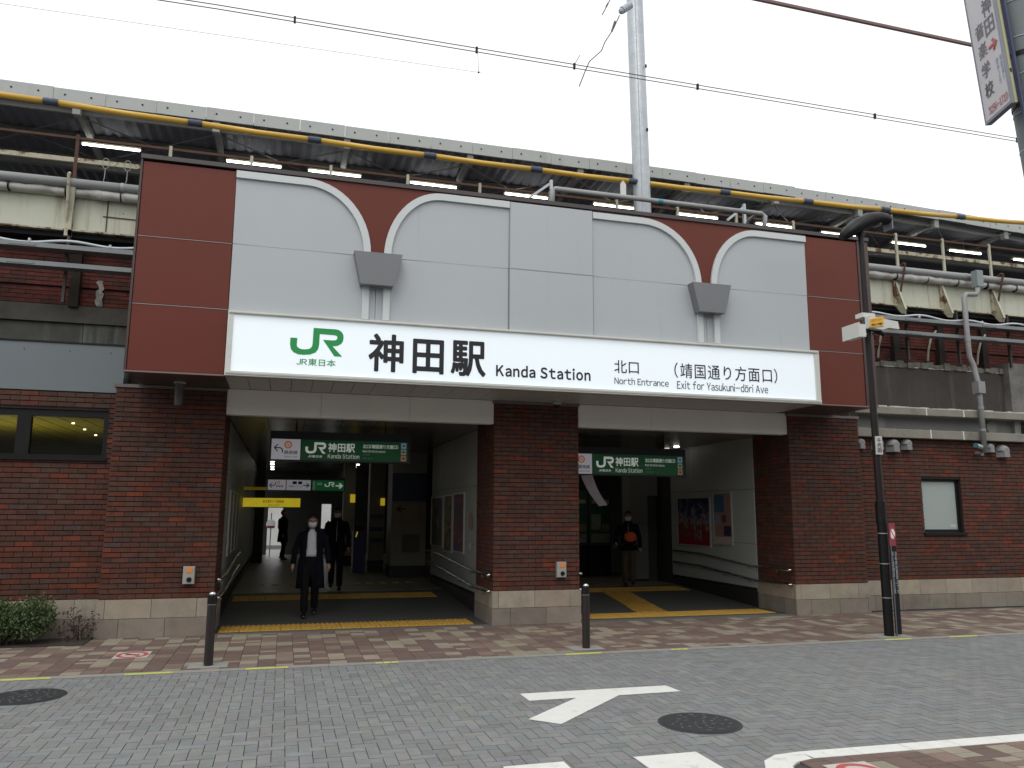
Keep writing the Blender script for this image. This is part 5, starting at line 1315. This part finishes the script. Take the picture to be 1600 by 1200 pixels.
for a, b in zip(rx_, rx_[1:]):
    cx = (a + b) / 2; br = MB()
    for (p, q) in (((a, 14.3), (cx, 15.2)), ((b, 14.3), (cx, 15.2)), ((a, 16.1), (cx, 15.2)), ((b, 16.1), (cx, 15.2))):
        br.tube([(p[0], p[1], 8.46), (q[0] + (p[0] - q[0]) * .07, q[1] + (p[1] - q[1]) * .07, 8.46)], .011, 6)
    br.build('brace_rods', M_ROOFB, cn)
    n = 16; rg = MB(); rg.tube([(cx + .075 * math.cos(2 * math.pi * i / n), 15.2 + .075 * math.sin(2 * math.pi * i / n), 8.46) for i in range(n + 1)], .014, 6); rg.build('brace_ring', M_ROOFB, cn)
# columns with curved brackets on the platform
for i, x in enumerate((-8.0, -4.55, -2.3, 9.3, 12.8, 14.6, 17.2)):
    t = thing('canopy_column', (x, 17.5, 6.6), ('grey canopy column with curved struts, cut off by the left edge', 'grey canopy column with curved struts near the left edge', 'grey canopy column with curved struts just left of the fascia', 'grey canopy column with curved struts behind the fascia right end', 'grey canopy column with curved struts right of the lamp head', 'grey canopy column with curved struts above the downpipe', 'grey canopy column with curved struts at the right edge')[i], 'column', 'canopy columns with curved struts')
    MB().box(x - .08, x + .08, 17.42, 17.58, 6.6, 7.55).build('shaft', M_ROOFB, t)
    for s_ in (-1, 1):
        MB().tube([(x, 17.5, 7.35), (x + s_ * .25, 17.5, 7.62), (x + s_ * .62, 17.5, 8.05), (x + s_ * .75, 17.5, 8.5)], .05, 8).build('curved_strut', M_ROOFB, t)
MB().box(-12, 26, 17.4, 17.6, 7.95, 8.12).build('cross_beam', M_ROOFB, cn)
# backdrop added so no open sky shows behind the platform
sc_ = thing('platform_backdrop', (4, 21, 6.6), 'dark panelled backdrop added to shut out sky behind the platform', 'screen')
x = -12
while x < 26: MB().box(x + .01, x + 1.79, 21.0, 21.06, 6.6, 8.9).build('backdrop_panel', mat('backdrop_panel', (.30, .31, .33), .6, var=.15), sc_); x += 1.8
# fluorescent lights
L16 = [(-4.06, -3.01), (-1.45, -.37), (.14, 1.23), (2.24, 3.27), (4.33, 5.34), (6.42, 7.43), (8.53, 9.59), (10.61, 11.65), (12.45, 13.45), (14.54, 15.59), (16.33, 17.37), (18.43, 19.45)]
for i, (a, b) in enumerate(L16):
    t = thing('fluorescent_light', ((a + b) / 2, 16.0, 8.5), 'lit tube light under the platform canopy, %s from the left' % ('first', 'second', 'third', 'fourth', 'fifth', 'sixth', 'seventh', 'eighth', 'ninth', 'tenth', 'eleventh', 'twelfth')[i], 'tube light', 'tube lights under the canopy')
    zz = 8.70 if a < 10 else 8.70 - .020 * (a - 10)
    zz -= 0.0
    # hangs below the beam: keep the height measured at Y=16 by hanging it in front of the beam
    k = 15.15 / 16.0
    y = 15.15; z = CZ + (zz - CZ) * k
    MB().box(a * k, b * k, y - .03, y + .06, z + .02, z + .06).build('fitting', M_TUBEH, t)
    MB().tube([(a * k + .02, y - .03, z - .0), (b * k - .02, y - .03, z)], .022, 8).build('tube', M_TUBE, t)
    MB().box((a + b) / 2 * k - .01, (a + b) / 2 * k + .01, y + .01, y + .03, z + .06, 8.56).build('hanger', M_ROOFB, t)

for i, (a, b) in enumerate(((-6.2, -5.0), (10.3, 11.3), (12.9, 13.9), (16.0, 17.0), (1.0, 2.0), (5.2, 6.2))):
    t = thing('fluorescent_light', ((a + b) / 2, 19.5, 8.3), 'fainter second row tube light on the platform, %s' % ('cut off by the left edge', 'just right of the fascia end', 'right of the lamp head', 'near the right edge', 'behind the left arches', 'behind the middle of the fascia')[i], 'tube light', 'second row of tube lights')
    MB().box(a, b, 19.5, 19.58, 8.30, 8.36).build('fitting', M_TUBEH, t); MB().tube([(a + .02, 19.48, 8.28), (b - .02, 19.48, 8.28)], .022, 8).build('tube', M_TUBE, t)
# yellow sleeved cable
yc = thing('yellow_cable_guard', (4, 12.9, 7.9), 'long overhead cable in yellow sleeves with dark blue bands', 'cable guard')
bx = [-9.5, -7.6, -5.7, -3.75, -1.67, .20, 2.15, 4.09, 6.0, 7.91, 9.78, 11.63, 13.55, 15.5, 17.4]
def yz(x): return 7.90 + (.0016 * (x - 4) ** 2 if x < 4 else .0016 * (x - 4) ** 2)
for i, (a, b) in enumerate(zip(bx, bx[1:])):
    MB().tube([(a + .08, 12.9, yz(a)), ((a + b) / 2, 12.9, yz((a + b) / 2) - .012), (b - .08, 12.9, yz(b))], .047, 14).build('sleeve', M_YEL, yc, smooth=True)
    MB().tube([(b - .105, 12.9, yz(b)), (b - .06, 12.9, yz(b)), (b, 12.9, yz(b)), (b + .06, 12.9, yz(b)), (b + .105, 12.9, yz(b))], [.052, .058, .053, .058, .052], 14).build('band', M_BAND, yc)

# tubular frame on top of the fascia
t = thing('tube_frame', (6, 11.95, 6.74), 'galvanised tubular frame standing on top of the fascia', 'pipe frame')
MB().tube([(4.00, 11.75, 6.74), (4.04, 11.85, 7.08), (4.10, 11.9, 7.13), (8.03, 11.9, 7.13), (8.09, 11.88, 7.08), (8.00, 11.8, 6.74)], .042, 12).build('pipe', M_PIPE, t, smooth=True)
MB().tube([(5.98, 11.9, 7.13), (6.07, 11.9, 7.13)], .045, 12).build('teal_tape', mat('teal_tape', (.03, .25, .30), .5), t)
for x in (4.15, 7.95):
    MB().tube([(x, 12.6, 6.74), (x, 12.2, 7.10), (x, 11.9, 7.13)], .03, 10).build('brace', M_PIPE, t)
    MB().beam((x + .05, 12.4, 6.74), (x + .05, 12.4, 7.50), .05, .05).build('upright', M_GALV, t); MB().beam((x - .35, 12.35, 7.12), (x + .05, 12.4, 7.45), .03, .04).build('stay', M_GALV, t)
MB().prism([(5.28, 7.16), (5.38, 7.16), (5.38, 7.36), (5.33, 7.42), (5.28, 7.36)], 11.88, 11.9).build('tag_plate', M_WFRAME, t)

# catenary mast
ms = thing('catenary_mast', (5.88, 12.3, 3.6), 'tall galvanised round mast rising behind the fascia', 'mast')
MB().tube([(6.25, 12.95, 3.8), (6.18, 12.95, 8), (6.055, 12.95, 15.5)], [.165, .162, .155], 28).build('pole', M_GALV, ms, smooth=True)
MB().beam((6.13, 12.790, 6.9), (6.00, 12.795, 14.8), .014, .014).build('seam', M_GALV, ms)
for z in (8.9, 10.2): MB().box(6.24, 6.27, 12.79, 12.81, z, z + .06).build('step_clip', M_BLACK, ms)
w0 = 12.4
q = PY(975, 15, w0)
MB().tube([PY(985, 8, w0), PY(972, 16, w0)], .07, 12).ball(PY(971, 17, w0), .06, 10, 6).build('insulator', mat('insulator', (.40, .44, .50), .3), ms)
M_WIRE = mat('dark_wire', (.10, .075, .08), .6, var=.1)
t = thing('hanging_wire', q, 'loose dropper wire dangling from the mast', 'wire')
MB().tube([PY(*p, w0) for p in ((968, 24), (958, 46), (945, 66), (940, 79), (921, 96), (914, 112), (905, 135))], .010, 6).build('wire', M_WIRE, t)
MB().tube([PY(961, 33, w0), PY(956, 49, w0)], .018, 6).build('clamp', M_WIRE, t)
t = thing('hanging_wire', PY(950, 10, w0), 'short wire end near the top edge left of the mast', 'wire')
MB().tube([PY(*p, w0) for p in ((960, -20), (953, 0), (941, 23))], .010, 6).build('wire', M_WIRE, t)
MB().tube([PY(950, 5, w0), PY(947, 11, w0)], .016, 6).build('clamp', M_WIRE, t)

# overhead lines
def wire(pts, r, label, m=M_WIRE, name='overhead_wire', group='overhead wires across the sky'):
    t = thing(name, pts[len(pts) // 2], label, 'overhead wire', group); MB().tube(pts, r, 6).build('cable', m, t); return t
def wz(x): return 9.66 + .0006 * (x - 5) ** 2 * 0
for dz, nm in ((.035, 'upper'), (-.035, 'lower')):
    t = wire([(x, 12.3, 9.66 + dz - (.07 if x < -1.5 else 0) * (1 if x < -1.5 else 0)) for x in (-14, -6, -1.4, 2.8, 7, 11, 14.6, 30)], .0085, '%s of the twin overhead wires with small clamps' % nm)
    if dz > 0:
        for x in (-.21, 2.82, 4.61, 7.06, 11.01, 14.62): MB().box(x - .018, x + .018, 12.28, 12.32, 9.605, 9.715).build('clamp', M_BLACK, t)
        MB().tube([(2.84, 12.3, 9.6), (2.86, 12.3, 9.25)], .004, 5).build('dropper', M_WIRE, t); MB().ball((2.86, 12.3, 9.25), .018, 8, 6).build('dropper_weight', M_BLACK, t)
        MB().tube([(4.61, 12.3, 9.68), (4.72, 12.3, 9.9)], .006, 5).build('dropper', M_WIRE, t)
wire([(-14, 12.3, 9.0), (-4.4, 12.3, 9.14), (2.9, 12.3, 9.25)], .0035, 'thin single wire below the twin wires at the left', mat('thin_wire', (.3, .29, .3), .6))
wire([(-14, 12.3, 11.9), (8.5, 12.3, 11.73), (13.6, 12.3, 11.68), (30, 12.3, 11.6)], .045, 'thick pinkish brown cable crossing the top right corner', mat('pink_brown_cable', (.24, .15, .15), .6, var=.1))

# ================================================================== STREET FURNITURE
lp = thing('lamp_post', (8.79, 10.28, 0), 'tall black street lamp with curved head before the right pier', 'lamp post')
X0, Y0 = 8.79, 10.28
smooth_by_angle(MB().tube([(X0, Y0, 0), (X0, Y0, 1.68)], .070, 20).build('base_section', M_BLACK, lp))
smooth_by_angle(MB().tube([(X0, Y0, 1.66), (X0, Y0, 1.98)], .079, 20).build('collar', M_BLACK, lp))
smooth_by_angle(MB().tube([(X0, Y0, 1.98), (X0 - .02, Y0, 4.2), (X0 - .03, Y0, 6.22)], [.057, .050, .043], 18).build('pole', mat('brown_black_pole', (.016, .011, .011), .45, var=.1, spec=.3), lp))
MB().tube([(X0 + .055, Y0 - .09, 0), (X0 + .055, Y0 - .09, 1.66)], .014, 10).build('conduit', mat('conduit_grey', (.10, .11, .13), .4), lp)
for z in (.55, 1.05, 1.5): MB().tube([(X0, Y0, z), (X0, Y0, z + .012)], .073, 20).build('strap', M_GALV, lp)
# luminaire: lofted curved body
hd = []; cen = [(8.40, 6.19, .08, .06), (8.48, 6.25, .15, .10), (8.66, 6.37, .18, .13), (8.88, 6.49, .19, .13), (9.08, 6.55, .17, .11), (9.24, 6.56, .14, .09), (9.31, 6.56, .11, .07)]
for (x, z, ry, rz) in cen: hd.append([(x - .012 * math.sin(2 * math.pi * j / 16), Y0 + ry * math.cos(2 * math.pi * j / 16), z + rz * math.sin(2 * math.pi * j / 16)) for j in range(16)])
o = MB().loft(hd).build('head', M_BLACK, lp, smooth=True)
MB().ball((9.0, Y0, 6.46), .12, 14, 8, (1.5, .9, .35)).build('lens', mat('lamp_lens', (.16, .17, .16), .15), lp, smooth=True)
MB().box(9.30, 9.32, Y0 - .1, Y0 + .1, 6.38, 6.62).build('end_plate', mat('end_plate', (.2, .21, .23), .4), lp)
MB().tube([(X0 - .03, Y0, 6.2), (X0 - .01, Y0, 6.42)], .05, 14).build('neck', M_BLACK, lp)
# plates on the post
MB().box(X0 - .075, X0 + .045, Y0 - .075, Y0 - .062, 2.70, 2.98).build('number_plate', mat('plate_white', (.55, .55, .53), .5), lp)
put_text('lettering', '千代田', (X0 - .055, Y0 - .078, 2.73), (1, 0, 0), (0, 0, 1), .08, .22, M_INK, lp, vertical=True, bold=.01)
bd_u = Vector((math.cos(R(8)), math.sin(R(8)), 0)); bo_ = Vector((X0 + .03, Y0 - .10, 0))
def board(z0, z1, w_, m, name, offn=0., x0=0.):
    nrm = Vector((bd_u.y, -bd_u.x, 0)); a = bo_ + bd_u * x0 + nrm * offn; b = a + bd_u * w_
    v = [(a.x, a.y, z0), (b.x, b.y, z0), (b.x, b.y, z1), (a.x, a.y, z1)]; v += [(p[0] - nrm.x * .008, p[1] - nrm.y * .008, p[2]) for p in v]
    return MB().add(v, [(0, 1, 2, 3), (7, 6, 5, 4), (0, 4, 5, 1), (1, 5, 6, 2), (2, 6, 7, 3), (3, 7, 4, 0)]).build(name, m, lp)
board(.03, 1.66, .13, mat('board_black', (.010, .010, .012), .6, spec=.2), 'notice_board'); board(1.32, 1.66, .13, mat('board_red', (.28, .03, .04), .5), 'red_panel', .003)
nrm = Vector((bd_u.y, -bd_u.x, 0)); cc = bo_ + bd_u * .068 + nrm * .006; v = []
for (r0, r1, mm, nm, oo) in ((0, .06, mat('disc_white', (.7, .7, .72)), 'sign_disc', .0), (.048, .066, M_STR, 'sign_ring', .002)):
    n = 20; v = []; mb = MB()
    for i in range(n):
        a = 2 * math.pi * i / n
        for r_ in (r1, r0): p = cc + nrm * oo + bd_u * (r_ * math.cos(a)) + Vector((0, 0, 1.50 + r_ * 1.5 * math.sin(a))); v.append(tuple(p))
    mb.add(v, [(2 * i, 2 * i + 1, (2 * i + 3) % (2 * n), (2 * i + 2) % (2 * n)) for i in range(n)]); mb.build(nm, mm, lp)
MB().beam(cc + nrm * .004 + bd_u * -.035 + Vector((0, 0, 1.56)), cc + nrm * .004 + bd_u * .035 + Vector((0, 0, 1.44)), .014, .002).build('sign_bar', M_STR, lp)
pb = bo_ + bd_u * .02 + nrm * .003
put_text('lettering', '路上喫煙禁止区域', pb + Vector((0, 0, .62)), bd_u, (0, 0, 1), .045, .62, mat('board_text', (.45, .5, .52), .5), lp, vertical=True)
put_text('lettering', '自転車放置禁止です', pb + bd_u * .065 + Vector((0, 0, .62)), bd_u, (0, 0, 1), .045, .62, MATS['board_text'], lp, vertical=True)
# cameras on the post
M_CAMW = mat('camera_white', (.60, .60, .56), .4, var=.04)
t = thing('security_camera', (8.5, 10.2, 4.6), 'white box camera pointing left on the lamp post', 'security camera')
MB().box(8.42, 8.54, 10.05, 10.4, 4.50, 4.70).build('housing', M_CAMW, t); MB().box(8.40, 8.419, 10.03, 10.42, 4.49, 4.72).build('hood', M_CAMW, t)
MB().tube([(8.54, 10.25, 4.60), (8.73, 10.28, 4.60)], .03, 10).build('arm', M_CAMW, t)
t = thing('security_camera', (9.0, 10.2, 4.7), 'long white camera pointing right on the lamp post', 'security camera')
MB().prism([(8.66, 4.86), (9.20, 4.80), (9.22, 4.68), (9.02, 4.69), (8.9, 4.65), (8.66, 4.67)], 10.10, 10.20).build('housing', M_CAMW, t)
MB().box(8.62, 8.86, 10.2, 10.36, 4.86, 4.93).build('mounting_box', M_CAMW, t)
MB().tube([(8.70, 10.28, 4.75), (8.95, 10.2, 4.62), (9.0, 10.2, 4.60)], .035, 10).build('arm', M_BLACK, t)
MB().tube([(8.80, 10.22, 4.62), (8.90, 10.20, 4.45), (8.83, 10.22, 4.25)], .009, 6).build('cable', M_BLACK, t)
t = thing('camera_notice', (8.8, 10.09, 4.66), 'small yellow notice plate hung on the right camera', 'notice plate')
q = MB().add([(8.665, 10.085, 4.665), (8.915, 10.085, 4.715), (8.915, 10.085, 4.865), (8.665, 10.085, 4.80), (8.665, 10.095, 4.665), (8.915, 10.095, 4.715), (8.915, 10.095, 4.865), (8.665, 10.095, 4.80)], [(0, 1, 2, 3), (7, 6, 5, 4), (0, 4, 5, 1), (1, 5, 6, 2), (2, 6, 7, 3), (3, 7, 4, 0)]).build('plate', mat('notice_yellow', (.80, .45, .03), .5, var=.03), t)
put_text('lettering', '防犯カメラ', (8.68, 10.08, 4.745), (1, 0, .2), (0, 0, 1), .21, .05, M_STR, t)
put_text('lettering', '防犯カメラ作動中', (8.68, 10.08, 4.685), (1, 0, .2), (0, 0, 1), .21, .04, M_INK, t, bold=.02)

# bollards
def bollard(x, y, label):
    t = thing('bollard', (x, y, 0), label, 'bollard', 'dark bollards along the kerb')
    smooth_by_angle(MB().tube([(x, y, 0), (x, y, .70), (x, y, .70)], [.052, .052, .052], 22).build('post', mat('bollard_brown', (.022, .016, .017), .35, var=.1), t))
    smooth_by_angle(MB().tube([(x, y, .70), (x, y, .705), (x, y, .80), (x, y, .815)], [.056, .056, .056, .045], 22).build('cap_sleeve', M_BLACK, t))
    MB().ball((x, y, .812), .045, 18, 10, (1, 1, .8)).build('finial', M_CHROME, t, smooth=True)
    MB().tube([(x, y, .695), (x, y, .702)], .055, 22).build('silver_ring', M_GALV, t)
    MB().box(x - .22, x + .22, y - .14, y + .17, -.01, .004).build('base_slab', mat('slab_grey', (.26, .26, .24), .85, var=.12, ns=8), t)
bollard(-.76, 10.30, 'dark bollard with chrome top before the left entrance')
bollard(3.99, 10.36, 'dark bollard with chrome top before the central pier')
MB().box(8.52, 9.10, 10.12, 10.5, -.01, .004).build('base_slab', mat('slab_grey', (.26, .26, .24)), lp)

# utility pole and music school sign, top right
up = thing('utility_pole', (7.45, 6.0, 0), 'grey banded utility pole at the top right corner', 'utility pole')
M_UP = mat('pole_sheet', (.16, .185, .19), .5, var=.1, ns=4)
smooth_by_angle(MB().tube([(7.95, 6.0, -.05), (7.945 - .0928 * 4.5, 6.0, 4.5), (7.945 - .0928 * 9.5, 6.0, 9.5)], [.19, .185, .178], 26).build('shaft', M_UP, up))
for z in (5.55, 5.95, 6.35, 6.75, 7.15): 
    x = 7.945 - .0928 * z
    MB().tube([(x, 6.0, z), (x, 6.0, z + .012)], .188, 26).build('band', mat('band_light', (.35, .38, .38), .5), up)
for z in (6.02, 6.55):
    x = 7.945 - .0928 * z; MB().tube([(x, 6.0, z), (x, 6.0, z + .05)], .192, 26).build('strap', M_BLACK, up)
MB().tube([(7.44, 5.93, 3.0), (7.22, 5.93, 5.4), (6.98, 5.93, 8)], .02, 8).build('cable', mat('blue_grey_cable', (.06, .07, .14), .5), up)
hs2 = thing('hanging_shop_sign', (7.1, 6.2, 5.1), 'white vertical music school sign fixed to the utility pole', 'sign')
A = PY(1586, 160, 5.85); dr = Vector((math.sin(R(18.4)), math.cos(R(18.4)), 0)); tt_ = .02
while proj(A + dr * tt_)[0] > 1545 and tt_ < 2: tt_ += .005
WS = tt_; HS = 1.75; uv = Vector((-.0928, 0, 1)).normalized(); nn = dr.cross(uv).normalized(); nn = -nn if nn.x > 0 else nn
def hq(u, z): return A + dr * (WS * u) + Vector((-.0928 * z, 0, z))
def slab(u0, u1, z0, z1, off, th, m, name):
    v = [hq(u0, z0), hq(u1, z0), hq(u1, z1), hq(u0, z1)]; v = [p + nn * off for p in v] + [p + nn * (off - th) for p in v]
    return MB().add(v, [(0, 1, 2, 3), (7, 6, 5, 4), (0, 4, 5, 1), (1, 5, 6, 2), (2, 6, 7, 3), (3, 7, 4, 0)]).build(name, m, hs2)
M_HS = mat('shop_sign_face', (.56, .54, .56), .45, var=.03)
slab(.03, .97, .03, HS - .03, .03, .055, M_HS, 'face'); 
for a in ((0, .03, 0, HS), (.97, 1, 0, HS), (.03, .97, 0, .03), (.03, .97, HS - .03, HS)): slab(*a, .036, .067, mat('shop_sign_frame', (.22, .22, .27), .4), 'frame_bar')
slab(-.006, 0.0, .0, HS, .0, .02, mat('yellow_edge', (.42, .42, .16), .5), 'yellow_edge')
M_GT = mat('faded_grey_text', (.20, .20, .22), .6, var=0); M_GTD = mat('dark_grey_text', (.10, .10, .11), .6, var=0); M_RT = mat('faded_red_text', (.50, .13, .14), .6, var=0); M_BT = mat('faded_blue_text', (.20, .27, .38), .6, var=0)
of = .0345
def htxt(s, u_hi, u_lo, z0, z1, m, **k):                    # reads from the far edge (left in the photo) to the pole
    put_text('lettering', s, hq(u_hi, z0) + nn * of, -dr, uv, WS * abs(u_hi - u_lo), z1 - z0, m, hs2, **k)
cs = '音楽学校'
for k, ch in enumerate(cs): htxt(ch, .80, .50, HS * (.47 - .125 * k) + .08, HS * (.47 - .125 * k) + .08 + .16, M_GTD if k == 3 else M_GT, bold=.012)
htxt('神', .45, .12, 1.06, 1.25, M_GT, bold=.012); htxt('田', .45, .12, .85, 1.03, M_GT, bold=.012)
htxt('→', .42, .14, .66, .78, M_RT, bold=.05); htxt('3256-1710', .80, .08, .07, .15, M_RT, bold=.004)
htxt('靖国通り', .14, .06, .28, .56, M_BT, vertical=True); htxt('徒歩2分', .28, .19, .28, .56, M_BT, vertical=True)
n = 18; mb = MB(); c0 = hq(.66, 1.50) + nn * of
mb.add([c0 + dr * (.055 * math.cos(2 * math.pi * i / n)) + uv * (.07 * math.sin(2 * math.pi * i / n)) for i in range(n)], [tuple(range(n))]); mb.build('red_dot', M_RT, hs2)
for z in (.35, 1.4): MB().beam(hq(0, z), hq(0, z) + Vector((.14, .1, .02)), .04, .04).build('bracket', M_BLACK, hs2)

# ================================================================== SHRUBS
def leaf_mat(name, c): return mat(name, c, .55, var=.35, ns=14)
def shrub(cx, cy_, rx, ry, h, n, m, label, seed, stem=8, lean=0):
    rnd = random.Random(seed); t = thing('shrub', (cx, cy_, 0), label, 'shrub', 'shrubs at the foot of the left wall')
    lf = MB(); lumps = [(rnd.uniform(-.7, .7) * rx, rnd.uniform(-.6, .6) * ry, h * rnd.uniform(.35, .80), rnd.uniform(.16, .27)) for _ in range(13)]
    for k in range(n):
        l = rnd.choice(lumps)
        while True:
            d = Vector((rnd.uniform(-1, 1), rnd.uniform(-1, 1), rnd.uniform(-1, 1)))
            if .3 < d.length < 1.08: break
        p = Vector((cx + l[0], cy_ + l[1], l[2])) + d * l[3]
        if rnd.random() < .05: p += Vector((0, 0, rnd.uniform(.0, .10)))
        if p.z < .02 or p.y > 12.84: continue
        a = Vector((rnd.uniform(-1, 1), rnd.uniform(-1, 1), rnd.uniform(-.4, .9))).normalized(); b = a.orthogonal().normalized(); b.rotate(Matrix.Rotation(rnd.uniform(0, 6.28), 3, a)); s = rnd.uniform(.016, .030)
        c_ = a.cross(b)
        lf.add([p, p + b * s + c_ * s * .45, p + b * s * 2.0 + a * s * .25, p + b * s - c_ * s * .45], [(0, 1, 2, 3)])
    lf.build('foliage', m, t, kind='stuff')
    for k in range(stem):
        a = rnd.uniform(0, 6.28); MB().tube([(cx + .05 * math.cos(a), cy_ + .05 * math.sin(a), 0), (cx + .3 * rx * math.cos(a), cy_ + .3 * ry * math.sin(a), h * .4), (cx + .75 * rx * math.cos(a), cy_ + .6 * ry * math.sin(a), h * .8)], [.012, .009, .004], 6).build('stem', mat('bark', (.06, .045, .03), .9), t)
shrub(-4.25, 12.45, .55, .26, .54, 14000, leaf_mat('leaf_dark', (.035, .062, .022)), 'dark green clipped shrub at the left edge', 3)
shrub(-3.45, 12.45, .50, .24, .52, 11500, leaf_mat('leaf_mid', (.055, .085, .026)), 'lighter green shrub beside the dark one', 4)
shrub(-2.66, 12.62, .17, .10, .30, 330, leaf_mat('leaf_dry', (.060, .030, .018)), 'small reddish dry shrub beside the left brick pier', 5, stem=12)
MB().box(-7, -2.5, 12.2, 12.86, -.02, .012).build('planting_soil', mat('soil', (.035, .028, .02), 1, var=.3, ns=20), kind='structure')
